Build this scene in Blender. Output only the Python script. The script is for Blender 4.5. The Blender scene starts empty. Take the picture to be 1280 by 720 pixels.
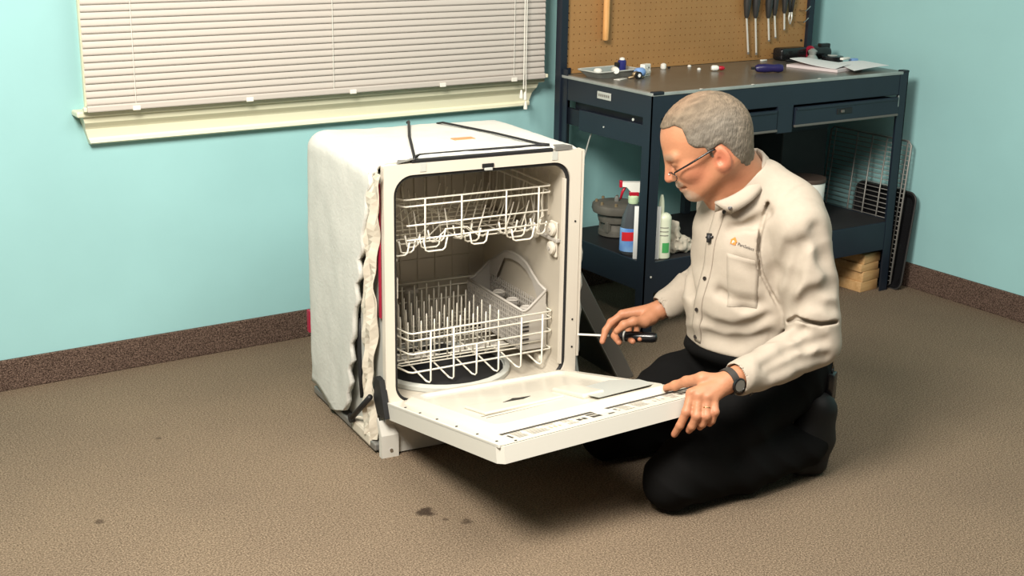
import bpy, bmesh, math, random
import numpy as np
from mathutils import Vector, Matrix
random.seed(7)
rng = np.random.default_rng(11)
C = bpy.context.scene.collection
PI = math.pi

# ------------------------------------------------------------------ camera
SC = bpy.context.scene
cam_d = bpy.data.cameras.new('camera')
cam = bpy.data.objects.new('camera', cam_d); C.objects.link(cam)
cam_d.sensor_width = 36.0
cam_d.lens = 46.957
cam_d.clip_start = 0.05
def cam_matrix(yaw, pitch, roll, loc):
    fw = Vector((math.sin(yaw)*math.cos(pitch), math.cos(yaw)*math.cos(pitch), -math.sin(pitch)))
    r = Vector((math.cos(yaw), -math.sin(yaw), 0)); u = r.cross(fw)
    r2 = r*math.cos(roll)+u*math.sin(roll); u2 = -r*math.sin(roll)+u*math.cos(roll)
    m = Matrix((r2, u2, -fw)).transposed().to_4x4(); m.translation = loc
    return m
cam.matrix_world = cam_matrix(0.5879, 0.2914, 0.0168, Vector((-4.2468, -4.1280, 1.5317)))
SC.camera = cam

# ------------------------------------------------------------------ light
w = bpy.data.worlds.new('world'); SC.world = w; w.use_nodes = True
w.node_tree.nodes['Background'].inputs[0].default_value = (1.0, 0.95, 0.88, 1)
w.node_tree.nodes['Background'].inputs[1].default_value = 0.06
def area(name, loc, target, size, energy, color, size_y=None):
    d = bpy.data.lights.new(name, 'AREA'); d.energy = energy; d.color = color; d.size = size
    if size_y: d.shape = 'RECTANGLE'; d.size_y = size_y
    o = bpy.data.objects.new(name, d); C.objects.link(o); o.location = loc
    o.rotation_euler = (Vector(target)-Vector(loc)).to_track_quat('-Z', 'Y').to_euler()
    return o
area('key_light', (-3.95, -2.30, 2.50), (-2.35, -1.35, 0.3), 0.85, 128, (1.0, 0.94, 0.84))
area('ceiling_light', (-2.2, -2.7, 2.75), (-2.2, -2.7, 0.0), 1.8, 52, (1.0, 0.96, 0.88))
SC.view_settings.view_transform = 'Standard'
SC.view_settings.look = 'None'
SC.view_settings.exposure = 0.32
SC.view_settings.gamma = 1.0
SC.view_settings.use_curve_mapping = False

# ------------------------------------------------------------------ materials
def mat(name, color, rough=0.5, metal=0.0, noise=0.0, scale=20.0, bump=0.0, bscale=None, spec=0.5, col2=None, stretch=(1,1,1), trans=0.0, alpha=1.0, detail=4.0, attr=None):
    m = bpy.data.materials.new(name); m.use_nodes = True
    nt = m.node_tree; N = nt.nodes; L = nt.links; b = N['Principled BSDF']
    b.inputs['Base Color'].default_value = (*color, 1); b.inputs['Roughness'].default_value = rough
    b.inputs['Metallic'].default_value = metal; b.inputs['Specular IOR Level'].default_value = spec
    if trans: b.inputs['Transmission Weight'].default_value = trans
    if alpha < 1: b.inputs['Alpha'].default_value = alpha
    tc = N.new('ShaderNodeTexCoord'); mp = N.new('ShaderNodeMapping'); mp.inputs['Scale'].default_value = stretch
    L.new(tc.outputs['Object'], mp.inputs['Vector'])
    if noise or col2:
        n = N.new('ShaderNodeTexNoise'); n.inputs['Scale'].default_value = scale; n.inputs['Detail'].default_value = detail
        L.new(mp.outputs['Vector'], n.inputs['Vector'])
        r = N.new('ShaderNodeValToRGB'); r.color_ramp.elements[0].position = 0.32; r.color_ramp.elements[1].position = 0.68
        c2 = col2 if col2 else tuple(min(1, c*(1+noise)) for c in color)
        c1 = color if col2 else tuple(c*(1-noise) for c in color)
        r.color_ramp.elements[0].color = (*c1, 1); r.color_ramp.elements[1].color = (*c2, 1)
        L.new(n.outputs['Fac'], r.inputs['Fac'])
        if attr:
            a = N.new('ShaderNodeAttribute'); a.attribute_name = attr
            mx = N.new('ShaderNodeMix'); mx.data_type = 'RGBA'; mx.blend_type = 'MULTIPLY'; mx.inputs[0].default_value = 1
            L.new(r.outputs['Color'], mx.inputs[6]); L.new(a.outputs['Color'], mx.inputs[7]); L.new(mx.outputs[2], b.inputs['Base Color'])
        else:
            L.new(r.outputs['Color'], b.inputs['Base Color'])
    elif attr:
        a = N.new('ShaderNodeAttribute'); a.attribute_name = attr; L.new(a.outputs['Color'], b.inputs['Base Color'])
    if bump:
        n2 = N.new('ShaderNodeTexNoise'); n2.inputs['Scale'].default_value = bscale or scale; n2.inputs['Detail'].default_value = 6
        L.new(mp.outputs['Vector'], n2.inputs['Vector'])
        bp = N.new('ShaderNodeBump'); bp.inputs['Strength'].default_value = bump; bp.inputs['Distance'].default_value = 0.01
        L.new(n2.outputs['Fac'], bp.inputs['Height']); L.new(bp.outputs['Normal'], b.inputs['Normal'])
    return m

def carpet_mat(name, c1, c2, stains=()):
    m = bpy.data.materials.new(name); m.use_nodes = True
    nt = m.node_tree; N = nt.nodes; L = nt.links; b = N['Principled BSDF']
    b.inputs['Roughness'].default_value = 0.95; b.inputs['Specular IOR Level'].default_value = 0.1
    tc = N.new('ShaderNodeTexCoord')
    n1 = N.new('ShaderNodeTexNoise'); n1.inputs['Scale'].default_value = 230; n1.inputs['Detail'].default_value = 3
    n2 = N.new('ShaderNodeTexNoise'); n2.inputs['Scale'].default_value = 2.2; n2.inputs['Detail'].default_value = 5
    v = N.new('ShaderNodeTexVoronoi'); v.inputs['Scale'].default_value = 300
    for n in (n1, n2, v): L.new(tc.outputs['Object'], n.inputs['Vector'])
    r = N.new('ShaderNodeValToRGB'); e = r.color_ramp.elements
    e[0].position = 0.36; e[1].position = 0.66; e[0].color = (*c1, 1); e[1].color = (*c2, 1)
    L.new(n1.outputs['Fac'], r.inputs['Fac'])
    r2 = N.new('ShaderNodeValToRGB'); r2.color_ramp.elements[0].position = 0.3; r2.color_ramp.elements[1].position = 0.75
    r2.color_ramp.elements[0].color = (0.86, 0.86, 0.88, 1); r2.color_ramp.elements[1].color = (1.0, 1.0, 1.0, 1)
    L.new(n2.outputs['Fac'], r2.inputs['Fac'])
    mx = N.new('ShaderNodeMix'); mx.data_type = 'RGBA'; mx.blend_type = 'MULTIPLY'; mx.inputs[0].default_value = 1
    L.new(r.outputs['Color'], mx.inputs[6]); L.new(r2.outputs['Color'], mx.inputs[7])
    out = mx.outputs[2]
    for (sx, sy, rad, dark) in stains:
        sv = N.new('ShaderNodeVectorMath'); sv.operation = 'DISTANCE'; sv.inputs[1].default_value = (sx, sy, 0)
        wn = N.new('ShaderNodeTexNoise'); wn.inputs['Scale'].default_value = 45; L.new(tc.outputs['Object'], wn.inputs['Vector'])
        ws = N.new('ShaderNodeVectorMath'); ws.operation = 'MULTIPLY_ADD'; ws.inputs[1].default_value = (rad*1.6,)*3
        L.new(wn.outputs['Color'], ws.inputs[0]); L.new(tc.outputs['Object'], ws.inputs[2])
        off = N.new('ShaderNodeVectorMath'); off.operation = 'SUBTRACT'; off.inputs[1].default_value = (rad*0.8,)*3
        L.new(ws.outputs[0], off.inputs[0]); fl = N.new('ShaderNodeVectorMath'); fl.operation = 'MULTIPLY'; fl.inputs[1].default_value = (1, 1, 0)
        L.new(off.outputs[0], fl.inputs[0]); L.new(fl.outputs[0], sv.inputs[0])
        mr = N.new('ShaderNodeMapRange'); mr.inputs[1].default_value = rad*0.6; mr.inputs[2].default_value = rad*1.2
        mr.inputs[3].default_value = dark; mr.inputs[4].default_value = 0
        L.new(sv.outputs['Value'], mr.inputs[0])
        mm = N.new('ShaderNodeMix'); mm.data_type = 'RGBA'; L.new(mr.outputs[0], mm.inputs[0]); L.new(out, mm.inputs[6]); mm.inputs[7].default_value = (0.03, 0.018, 0.013, 1)
        out = mm.outputs[2]
    L.new(out, b.inputs['Base Color'])
    bp = N.new('ShaderNodeBump'); bp.inputs['Strength'].default_value = 0.7; bp.inputs['Distance'].default_value = 0.006
    L.new(v.outputs['Distance'], bp.inputs['Height']); L.new(bp.outputs['Normal'], b.inputs['Normal'])
    return m

M = {}
M['wall'] = mat('wall_paint', (0.325, 0.580, 0.590), 0.75, noise=0.03, scale=3, bump=0.03, bscale=120, spec=0.25)
M['carpet'] = carpet_mat('floor_carpet', (0.128, 0.091, 0.060), (0.365, 0.275, 0.188),
    [(-2.703, -1.43, 0.024, 0.85), (-2.64, -1.53, 0.016, 0.6), (-2.68, -1.49, 0.008, 0.6), (-3.42, -1.05, 0.012, 0.6), (-2.95, -1.85, 0.012, 0.4), (-3.12, -0.62, 0.01, 0.5)])
M['base_carpet'] = carpet_mat('base_carpet', (0.055, 0.035, 0.027), (0.25, 0.17, 0.13))
M['trim'] = mat('cream_trim_paint', (0.80, 0.78, 0.58), 0.4)
M['slat'] = mat('blind_slat', (0.56, 0.51, 0.46), 0.45, spec=0.4)
M['cord'] = mat('cord_white', (0.85, 0.82, 0.74), 0.7)
M['clear'] = mat('clear_plastic', (0.9, 0.9, 0.85), 0.15, trans=0.6)
M['glass'] = mat('window_glass', (0.9, 0.95, 0.95), 0.03, trans=1.0)
M['fiber'] = mat('insulation_fibre', (0.64, 0.63, 0.58), 0.95, noise=0.04, scale=14, bump=0.15, bscale=90, spec=0.1)
M['foil'] = mat('crumpled_lining', (0.62, 0.56, 0.46), 0.6, noise=0.08, scale=30)
M['enamel'] = mat('cream_enamel', (0.64, 0.585, 0.50), 0.28)
M['tub'] = mat('tub_plastic', (0.50, 0.45, 0.37), 0.35)
M['door_white'] = mat('door_white', (0.66, 0.61, 0.52), 0.25)
M['lip'] = mat('lip_white', (0.64, 0.62, 0.56), 0.4)
M['black'] = mat('black_rubber', (0.008, 0.008, 0.009), 0.55)
M['blackgloss'] = mat('black_plastic', (0.01, 0.01, 0.011), 0.25)
M['nylon'] = mat('rack_nylon', (0.80, 0.76, 0.66), 0.35)
M['greyplastic'] = mat('grey_basket', (0.43, 0.40, 0.36), 0.45)
M['lightgrey'] = mat('light_grey', (0.50, 0.51, 0.47), 0.35)
M['steel'] = mat('steel', (0.6, 0.6, 0.6), 0.25, 1.0)
M['chrome'] = mat('bright_shaft', (0.82, 0.80, 0.74), 0.3, 0.3)
M['galv'] = mat('galvanised', (0.42, 0.44, 0.42), 0.45, 0.5, noise=0.15, scale=12)
M['greymetal'] = mat('grey_metal', (0.30, 0.29, 0.27), 0.5, 0.6)
M['red'] = mat('red_tape', (0.35, 0.01, 0.04), 0.5)
M['redplastic'] = mat('red_plastic', (0.45, 0.01, 0.03), 0.35)
M['label_black'] = mat('label_black', (0.02, 0.018, 0.016), 0.5)
M['label_grey'] = mat('label_grey', (0.19, 0.175, 0.15), 0.5)
M['label_orange'] = mat('label_orange', (0.60, 0.28, 0.12), 0.5)
M['navy'] = mat('navy_steel', (0.0085, 0.0145, 0.026), 0.42, noise=0.1, scale=6)
M['navy_dark'] = mat('navy_dark', (0.006, 0.009, 0.016), 0.5)
M['shelfblack'] = mat('shelf_board', (0.014, 0.013, 0.014), 0.6, noise=0.2, scale=15)
M['benchtop'] = mat('bench_top', (0.120, 0.105, 0.085), 0.28, noise=0.12, scale=9)
M['peg'] = mat('pegboard', (0.37, 0.195, 0.068), 0.55, noise=0.06, scale=6)
M['wood'] = mat('pine_wood', (0.52, 0.30, 0.12), 0.55, col2=(0.66, 0.42, 0.20), scale=6, stretch=(1.5, 12, 12))
M['dowel'] = mat('dowel_wood', (0.72, 0.36, 0.12), 0.45, col2=(0.80, 0.45, 0.18), scale=8, stretch=(10, 10, 1))
M['handle'] = mat('charcoal_handle', (0.030, 0.029, 0.028), 0.5)
M['white'] = mat('white_card', (0.82, 0.82, 0.80), 0.6)
M['paper'] = mat('paper', (0.80, 0.80, 0.80), 0.8)
M['pinkpaper'] = mat('pink_paper', (0.70, 0.62, 0.62), 0.8)
M['blue'] = mat('deep_blue', (0.02, 0.025, 0.16), 0.35)
M['paleblue'] = mat('pale_blue', (0.22, 0.38, 0.72), 0.4)
M['purple'] = mat('purple_blue', (0.02, 0.015, 0.09), 0.35)
M['whiteplastic'] = mat('white_plastic', (0.85, 0.84, 0.78), 0.35)
M['greencap'] = mat('pale_green', (0.62, 0.78, 0.50), 0.35)
M['clearbottle'] = mat('smoky_bottle', (0.10, 0.11, 0.12), 0.15, trans=0.3)
M['labelblue'] = mat('label_blue', (0.10, 0.25, 0.65), 0.4, col2=(0.35, 0.60, 0.90), scale=14)
M['labelred'] = mat('label_red', (0.65, 0.02, 0.03), 0.4)
M['green'] = mat('label_green', (0.06, 0.35, 0.10), 0.5)
M['cream'] = mat('cream_bottle', (0.66, 0.70, 0.54), 0.35)
M['rag'] = mat('beige_rag', (0.46, 0.41, 0.33), 0.9, noise=0.15, scale=25)
M['motor'] = mat('motor_grey', (0.13, 0.12, 0.10), 0.55, noise=0.25, scale=18)
M['brass'] = mat('brass_bolt', (0.40, 0.30, 0.18), 0.4, 0.6)
M['panelface'] = mat('panel_black', (0.009, 0.009, 0.010), 0.3)
M['paneledge'] = mat('panel_edge', (0.15, 0.135, 0.12), 0.4, 0.3)
M['panelrim'] = mat('panel_rim', (0.28, 0.26, 0.24), 0.35, 0.5)
M['tank'] = mat('tank_steel', (0.34, 0.34, 0.32), 0.5, 0.4)
M['browntop'] = mat('brown_lid', (0.07, 0.045, 0.035), 0.6)
M['shirt'] = mat('shirt_cotton', (0.415, 0.358, 0.293), 0.8, noise=0.025, scale=60, bump=0.12, bscale=420, spec=0.15)
M['trousers'] = mat('black_trousers', (0.0042, 0.004, 0.004), 0.9, spec=0.12)
M['shoe'] = mat('black_shoe', (0.007, 0.007, 0.007), 0.6, spec=0.3)
M['skin'] = mat('skin', (0.5, 0.3, 0.2), 0.5, attr='tint', noise=0.0, bump=0.1, bscale=140, spec=0.35)
M['hair'] = mat('grey_hair', (0.2, 0.17, 0.13), 0.75, attr='tint', bump=0.5, bscale=220, stretch=(1, 1, 0.35), spec=0.3)
M['eye'] = mat('eye_white', (0.7, 0.66, 0.6), 0.2)
M['button'] = mat('dark_button', (0.022, 0.016, 0.014), 0.35)
M['logo_orange'] = mat('logo_orange', (0.72, 0.20, 0.035), 0.8)
M['logo_black'] = mat('logo_black', (0.05, 0.04, 0.04), 0.8)
M['strap'] = mat('watch_strap', (0.035, 0.03, 0.026), 0.6)
M['dial'] = mat('watch_dial', (0.20, 0.19, 0.17), 0.2)
M['lens'] = mat('spectacle_lens', (0.95, 0.97, 0.97), 0.03, trans=1.0)
M['gold'] = mat('gold_ring', (0.65, 0.45, 0.25), 0.25, 1.0)

# ------------------------------------------------------------------ mesh helpers
class MB:
    def __init__(s): s.v = []; s.f = []
    def add(s, vs, fs):
        o = len(s.v); s.v.extend([tuple(map(float, p)) for p in vs]); s.f.extend([tuple(i+o for i in q) for q in fs]); return s
    def box(s, x0, x1, y0, y1, z0, z1):
        return s.add([(x0,y0,z0),(x1,y0,z0),(x1,y1,z0),(x0,y1,z0),(x0,y0,z1),(x1,y0,z1),(x1,y1,z1),(x0,y1,z1)],
                     [(0,3,2,1),(4,5,6,7),(0,1,5,4),(1,2,6,5),(2,3,7,6),(3,0,4,7)])
    def bbox(s, x0, x1, y0, y1, z0, z1, b=0.004, seg=2):
        bm = bmesh.new(); bmesh.ops.create_cube(bm, size=1)
        for v in bm.verts: v.co = ((x0+x1)/2+v.co.x*(x1-x0), (y0+y1)/2+v.co.y*(y1-y0), (z0+z1)/2+v.co.z*(z1-z0))
        bmesh.ops.bevel(bm, geom=bm.edges[:], offset=b, segments=seg, affect='EDGES', profile=0.5)
        bm.verts.index_update()
        s.add([v.co for v in bm.verts], [[v.index for v in f.verts] for f in bm.faces]); bm.free(); return s
    def tube(s, pts, r, n=6, closed=False, caps=True):
        P = [Vector(p) for p in pts]; k = len(P); rings = []
        rr = r if hasattr(r, '__len__') else [r]*k
        prev = None
        for i in range(k):
            if closed: t = (P[(i+1) % k]-P[i-1])
            else: t = (P[min(i+1, k-1)]-P[max(i-1, 0)])
            t.normalize()
            if prev is None:
                a = Vector((0,0,1)) if abs(t.z) < 0.9 else Vector((1,0,0))
                nrm = t.cross(a).normalized()
            else:
                nrm = (prev - t*prev.dot(t))
                nrm = nrm.normalized() if nrm.length > 1e-6 else t.orthogonal().normalized()
            prev = nrm; b = t.cross(nrm)
            rings.append([P[i]+(nrm*math.cos(2*PI*j/n)+b*math.sin(2*PI*j/n))*rr[i] for j in range(n)])
        vs = [q for rg in rings for q in rg]; fs = []
        for i in range(k if closed else k-1):
            i2 = (i+1) % k
            for j in range(n):
                j2 = (j+1) % n; fs.append((i*n+j, i*n+j2, i2*n+j2, i2*n+j))
        if caps and not closed:
            fs.append(tuple(reversed(range(n)))); fs.append(tuple((k-1)*n+j for j in range(n)))
        return s.add(vs, fs)
    def lathe(s, prof, c=(0,0,0), axis='z', n=20, rot=None):
        vs = []; fs = []; k = len(prof)
        for (r, h) in prof:
            for j in range(n):
                a = 2*PI*j/n; p = Vector((r*math.cos(a), r*math.sin(a), h))
                if axis == 'x': p = Vector((p.z, p.x, p.y))
                elif axis == 'y': p = Vector((p.x, -p.z, p.y))
                if rot: p = rot @ p
                vs.append(p+Vector(c))
        for i in range(k-1):
            for j in range(n):
                j2 = (j+1) % n; fs.append((i*n+j, i*n+j2, (i+1)*n+j2, (i+1)*n+j))
        fs.append(tuple(reversed(range(n)))); fs.append(tuple((k-1)*n+j for j in range(n)))
        return s.add(vs, fs)
    def prism(s, poly, h0, h1, plane='xy'):
        n = len(poly)
        def mk(a, b, h): return {'xy': (a, b, h), 'xz': (a, h, b), 'yz': (h, a, b)}[plane]
        vs = [mk(a, b, h0) for a, b in poly]+[mk(a, b, h1) for a, b in poly]
        fs = [tuple(reversed(range(n))), tuple(range(n, 2*n))]+[(i, (i+1) % n, n+(i+1) % n, n+i) for i in range(n)]
        return s.add(vs, fs)
    def map(s, fn): s.v = [tuple(fn(*p)) for p in s.v]; return s
    def build(s, name, material, parent=None, smooth=False, loc=None, recalc=True):
        me = bpy.data.meshes.new(name); me.from_pydata(s.v, [], s.f)
        if recalc:
            bm = bmesh.new(); bm.from_mesh(me); bmesh.ops.recalc_face_normals(bm, faces=bm.faces[:]); bm.to_mesh(me); bm.free()
        me.materials.append(M[material] if isinstance(material, str) else material)
        if smooth: me.shade_smooth() if smooth is True else me.set_sharp_from_angle(angle=smooth)
        if smooth and smooth is not True:
            for p in me.polygons: p.use_smooth = True
        o = bpy.data.objects.new(name, me); C.objects.link(o)
        if parent: o.parent = parent
        if loc: o.location = loc
        return o
A40 = math.radians(40)
def link(name, me, parent=None, loc=(0,0,0), rot=(0,0,0)):
    o = bpy.data.objects.new(name, me); C.objects.link(o); o.parent = parent; o.location = loc; o.rotation_euler = rot; return o
def tag(o, label=None, cat=None, group=None, kind=None):
    if label: o['label'] = label
    if cat: o['category'] = cat
    if group: o['group'] = group
    if kind: o['kind'] = kind
    return o
def thing(name, label, cat, loc=(0,0,0), rz=0.0, group=None):
    o = bpy.data.objects.new(name, None); o.empty_display_size = 0.05; C.objects.link(o)
    o.location = loc; o.rotation_euler = (0, 0, rz); return tag(o, label, cat, group)
def lab(o, l): o['label'] = l; return o

# ------------------------------------------------------------------ distance-field modelling (for the body, clothes, cloth)
def vnoise(P, seed=0):
    P = np.asarray(P, np.float32); i = np.floor(P).astype(np.int64); f = (P-i).astype(np.float32); f = f*f*(3-2*f)
    def h(a, b, c):
        n = (a*374761393 + b*668265263 + c*2147483647 + seed*974634777) & 0xffffffff
        n = ((n ^ (n >> 13))*1274126177) & 0xffffffff
        return ((n ^ (n >> 16)) & 0xffff).astype(np.float32)/65535.0
    x, y, z = i[..., 0], i[..., 1], i[..., 2]; fx, fy, fz = f[..., 0], f[..., 1], f[..., 2]
    def l(a, b, t): return a+(b-a)*t
    return l(l(l(h(x,y,z), h(x+1,y,z), fx), l(h(x,y+1,z), h(x+1,y+1,z), fx), fy),
             l(l(h(x,y,z+1), h(x+1,y,z+1), fx), l(h(x,y+1,z+1), h(x+1,y+1,z+1), fx), fy), fz)*2-1

class SDF:
    def __init__(s, lo, hi, h):
        s.lo = np.array(lo, np.float32); s.h = h
        s.n = np.ceil((np.array(hi)-s.lo)/h).astype(int)+1
        s.g = np.full(s.n, 0.05, np.float32)
    def _sub(s, lo, hi):
        a = np.clip(np.floor((np.array(lo)-s.lo)/s.h).astype(int), 0, s.n); b = np.clip(np.ceil((np.array(hi)-s.lo)/s.h).astype(int)+1, 0, s.n)
        if np.any(b <= a): return None, None
        ax = [s.lo[i]+s.h*np.arange(a[i], b[i], dtype=np.float32) for i in range(3)]
        P = np.stack(np.meshgrid(*ax, indexing='ij'), -1)
        return tuple(slice(a[i], b[i]) for i in range(3)), P
    def comb(s, fn, lo, hi, k=0.01, op='u'):
        m = 0.02+k
        sl, P = s._sub(np.array(lo)-m, np.array(hi)+m)
        if sl is None: return
        d = fn(P).astype(np.float32); g = s.g[sl]
        if op == 'u':
            h = np.maximum(k-np.abs(g-d), 0)/max(k, 1e-6); s.g[sl] = np.minimum(g, d)-h*h*k*0.25
        elif op == 's':
            d = -d; h = np.maximum(k-np.abs(g-d), 0)/max(k, 1e-6); s.g[sl] = np.maximum(g, d)+h*h*k*0.25
        elif op == 'i':
            h = np.maximum(k-np.abs(g-d), 0)/max(k, 1e-6); s.g[sl] = np.maximum(g, d)+h*h*k*0.25
    def cap(s, a, b, ra, rb=None, k=0.01, op='u'):
        rb = ra if rb is None else rb; a = np.array(a, np.float32); b = np.array(b, np.float32); ab = b-a; L = float(ab@ab)+1e-9; R = max(ra, rb)
        def fn(P):
            t = np.clip(((P-a)@ab)/L, 0, 1); return np.linalg.norm(P-a-t[..., None]*ab, axis=-1)-(ra+(rb-ra)*t)
        s.comb(fn, np.minimum(a, b)-R, np.maximum(a, b)+R, k, op)
    def chain(s, pts, rs, k=0.01, op='u'):
        for i in range(len(pts)-1): s.cap(pts[i], pts[i+1], rs[i], rs[i+1], k, op)
    def ell(s, c, r, rot=None, k=0.01, op='u'):
        c = np.array(c, np.float32); r = np.array(r, np.float32); R = np.eye(3, dtype=np.float32) if rot is None else np.array(rot, np.float32)
        def fn(P):
            q = (P-c)@R.T; k0 = np.linalg.norm(q/r, axis=-1); k1 = np.linalg.norm(q/(r*r), axis=-1)
            return k0*(k0-1)/np.maximum(k1, 1e-6)
        m = float(r.max()); s.comb(fn, c-m, c+m, k, op)
    def disp(s, fn, lo, hi):
        sl, P = s._sub(lo, hi)
        if sl is None: return
        g = s.g[sl]; near = np.abs(g) < 0.03
        q = P[near]; g = g.copy(); g[near] += fn(q).astype(np.float32); s.g[sl] = g
    def mesh(s, smooth=1):
        g = s.g; S = g < 0; nx, ny, nz = g.shape
        c = np.zeros((nx-1, ny-1, nz-1), np.uint8)
        for dx in (0, 1):
            for dy in (0, 1):
                for dz in (0, 1): c += S[dx:nx-1+dx, dy:ny-1+dy, dz:nz-1+dz]
        act = (c > 0) & (c < 8); cells = np.argwhere(act); idx = np.full(act.shape, -1, np.int32); idx[act] = np.arange(len(cells))
        pos = np.zeros((len(cells), 3), np.float32); cnt = np.zeros(len(cells), np.float32)
        cor = [(a, b, d) for a in (0, 1) for b in (0, 1) for d in (0, 1)]
        for a in cor:
            for ax in range(3):
                if a[ax]: continue
                b = list(a); b[ax] = 1; b = tuple(b)
                va = g[cells[:,0]+a[0], cells[:,1]+a[1], cells[:,2]+a[2]]; vb = g[cells[:,0]+b[0], cells[:,1]+b[1], cells[:,2]+b[2]]
                cr = (va < 0) != (vb < 0); t = np.where(cr, va/np.where(va == vb, 1, va-vb), 0)
                p = np.array(a, np.float32)[None]+t[:, None]*(np.array(b, np.float32)-np.array(a, np.float32))[None]
                pos += np.where(cr[:, None], p, 0); cnt += cr
        V = s.lo+s.h*(cells+pos/np.maximum(cnt, 1)[:, None]); F = []
        for ax in range(3):
            u, v = [(1, 2), (2, 0), (0, 1)][ax]
            sa = [slice(None)]*3; sb = [slice(None)]*3; sa[ax] = slice(0, -1); sb[ax] = slice(1, None)
            cr = S[tuple(sa)] != S[tuple(sb)]; p = np.argwhere(cr); p = p[(p[:, u] > 0) & (p[:, v] > 0) & (p[:, u] < g.shape[u]-1) & (p[:, v] < g.shape[v]-1)]
            eu = np.zeros(3, int); eu[u] = 1; ev = np.zeros(3, int); ev[v] = 1
            q = [idx[tuple((p-o).T)] for o in (0*eu, eu, eu+ev, ev)]
            q = np.stack(q, 1); flip = S[tuple(p.T)]; q[~flip] = q[~flip][:, ::-1]; q = q[(q >= 0).all(1)]; F.append(q)
        F = np.concatenate(F)
        for _ in range(smooth):
            acc = np.zeros_like(V); n = np.zeros(len(V), np.float32)
            for i in range(4):
                a, b = F[:, i], F[:, (i+1) % 4]
                for d in range(3): acc[:, d] += np.bincount(a, V[b, d], len(V))+np.bincount(b, V[a, d], len(V))
                n += np.bincount(a, minlength=len(V))+np.bincount(b, minlength=len(V))
            V = V*0.4+0.6*acc/np.maximum(n, 1)[:, None]
        return V, F
def sdf_obj(name, VF, material, parent=None, tint=None):
    V, F = VF; me = bpy.data.meshes.new(name)
    me.vertices.add(len(V)); me.vertices.foreach_set('co', V.astype(np.float32).ravel())
    me.loops.add(F.size); me.loops.foreach_set('vertex_index', F.astype(np.int32).ravel())
    me.polygons.add(len(F)); me.polygons.foreach_set('loop_start', np.arange(0, F.size, 4, dtype=np.int32))
    me.update(calc_edges=True); me.validate()
    me.polygons.foreach_set('use_smooth', np.ones(len(me.polygons), bool))
    if tint is not None:
        at = me.color_attributes.new('tint', 'FLOAT_COLOR', 'POINT')
        at.data.foreach_set('color', np.concatenate([tint, np.ones((len(tint), 1))], 1).astype(np.float32).ravel())
    me.materials.append(M[material]); o = bpy.data.objects.new(name, me); C.objects.link(o); o.parent = parent
    return o

# ================================================================== THE ROOM
tag(MB().box(-6.5, 0.12, -6.0, 0.12, -0.06, 0.0).build('floor', 'carpet'), 'brown speckled loop carpet with dark stains', kind='structure')
tag(MB().box(-6.5, 0.12, 0.0, 0.12, 0.0, 2.7).build('wall_back', 'wall'), 'pale turquoise painted wall with the window', kind='structure')
tag(MB().box(0.0, 0.12, -6.0, 0.0, 0.0, 2.7).build('wall_right', 'wall'), 'turquoise painted side wall beside the workbench', kind='structure')
tag(MB().bbox(-6.5, 0.0, -0.014, 0.0, 0.0, 0.0987, 0.003).build('baseboard_back', 'base_carpet'), 'carpet strip baseboard along the window wall', kind='structure')
tag(MB().bbox(-0.014, 0.0, -6.0, -0.014, 0.0, 0.0987, 0.003).build('baseboard_right', 'base_carpet'), 'carpet strip baseboard along the right wall', kind='structure')

# window behind the closed blind
wf = MB()
for a in ((-3.085, -3.03, 0.86, 2.0), (-1.48, -1.425, 0.86, 2.0), (-3.085, -1.425, 2.0, 2.06), (-2.28, -2.23, 0.86, 2.0)): wf.box(a[0], a[1], -0.014, 0.0, a[2], a[3])
win = tag(wf.build('window_1', 'trim'), 'window frame covered by the closed blind', kind='structure')
MB().box(-3.03, -2.28, -0.006, -0.002, 0.86, 2.0).build('pane', 'glass', win)
MB().box(-2.23, -1.48, -0.006, -0.002, 0.86, 2.0).build('pane', 'glass', win)
# sill: stool board + tapered apron moulding
st = MB().bbox(-3.125, -1.405, -0.062, 0.0, 0.842, 0.860, 0.005)
prof = [(0.0, 0.842), (-0.050, 0.842), (-0.046, 0.822), (-0.030, 0.806), (-0.026, 0.800), (-0.022, 0.772), (-0.030, 0.766), (-0.032, 0.757), (-0.024, 0.752), (0.0, 0.752)]
n = len(prof); vs = []; 
for (x_a, x_b, sgn) in ((-3.105, -3.08, 1), (-1.425, -1.455, -1)):
    for (y, z) in prof: vs.append((x_a+(x_b-x_a)*(0.842-z)/0.09, y, z))
st.add(vs, [tuple(range(n)), tuple(reversed(range(n, 2*n)))]+[(i, (i+1) % n, n+(i+1) % n, n+i) for i in range(n)])
tag(st.build('trim_1', 'trim'), 'cream painted window sill and apron moulding', kind='structure')

# mini blind
bl = thing('window_blind', 'closed off white horizontal mini blind hanging over the window', 'blind', (-2.26, -0.078, 0.0))
W2 = 0.838
sp = []; K = 5
for i in range(K):
    a = -0.5+i/(K-1); sp.append((-0.0022*(1-(2*a)**2)+0.0052*a, a*0.0245))
sm = MB(); vs = [(x, y, z) for x in (-W2, W2) for (y, z) in sp]+[(x, y+0.0007, z) for x in (-W2, W2) for (y, z) in sp]; fs = []
for i in range(K-1):
    fs.append((i, i+1, K+i+1, K+i)); fs.append((2*K+i, 3*K+i, 3*K+i+1, 2*K+i+1))
fs += [(0, K, 3*K, 2*K), (K-1, 3*K-1, 4*K-1, 2*K-1)]
sm.add(vs, fs); s0 = sm.build('slat', 'slat', bl, smooth=True); s0.location = (0, 0, 0.893)
for i in range(1, 51): link('slat', s0.data, bl, (random.uniform(-0.001, 0.001), 0, 0.893+0.0213*i))
rl = MB().bbox(-W2-0.002, W2+0.002, -0.011, 0.009, 0.860, 0.880, 0.004).build('bottom_rail', 'slat', bl)
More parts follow.
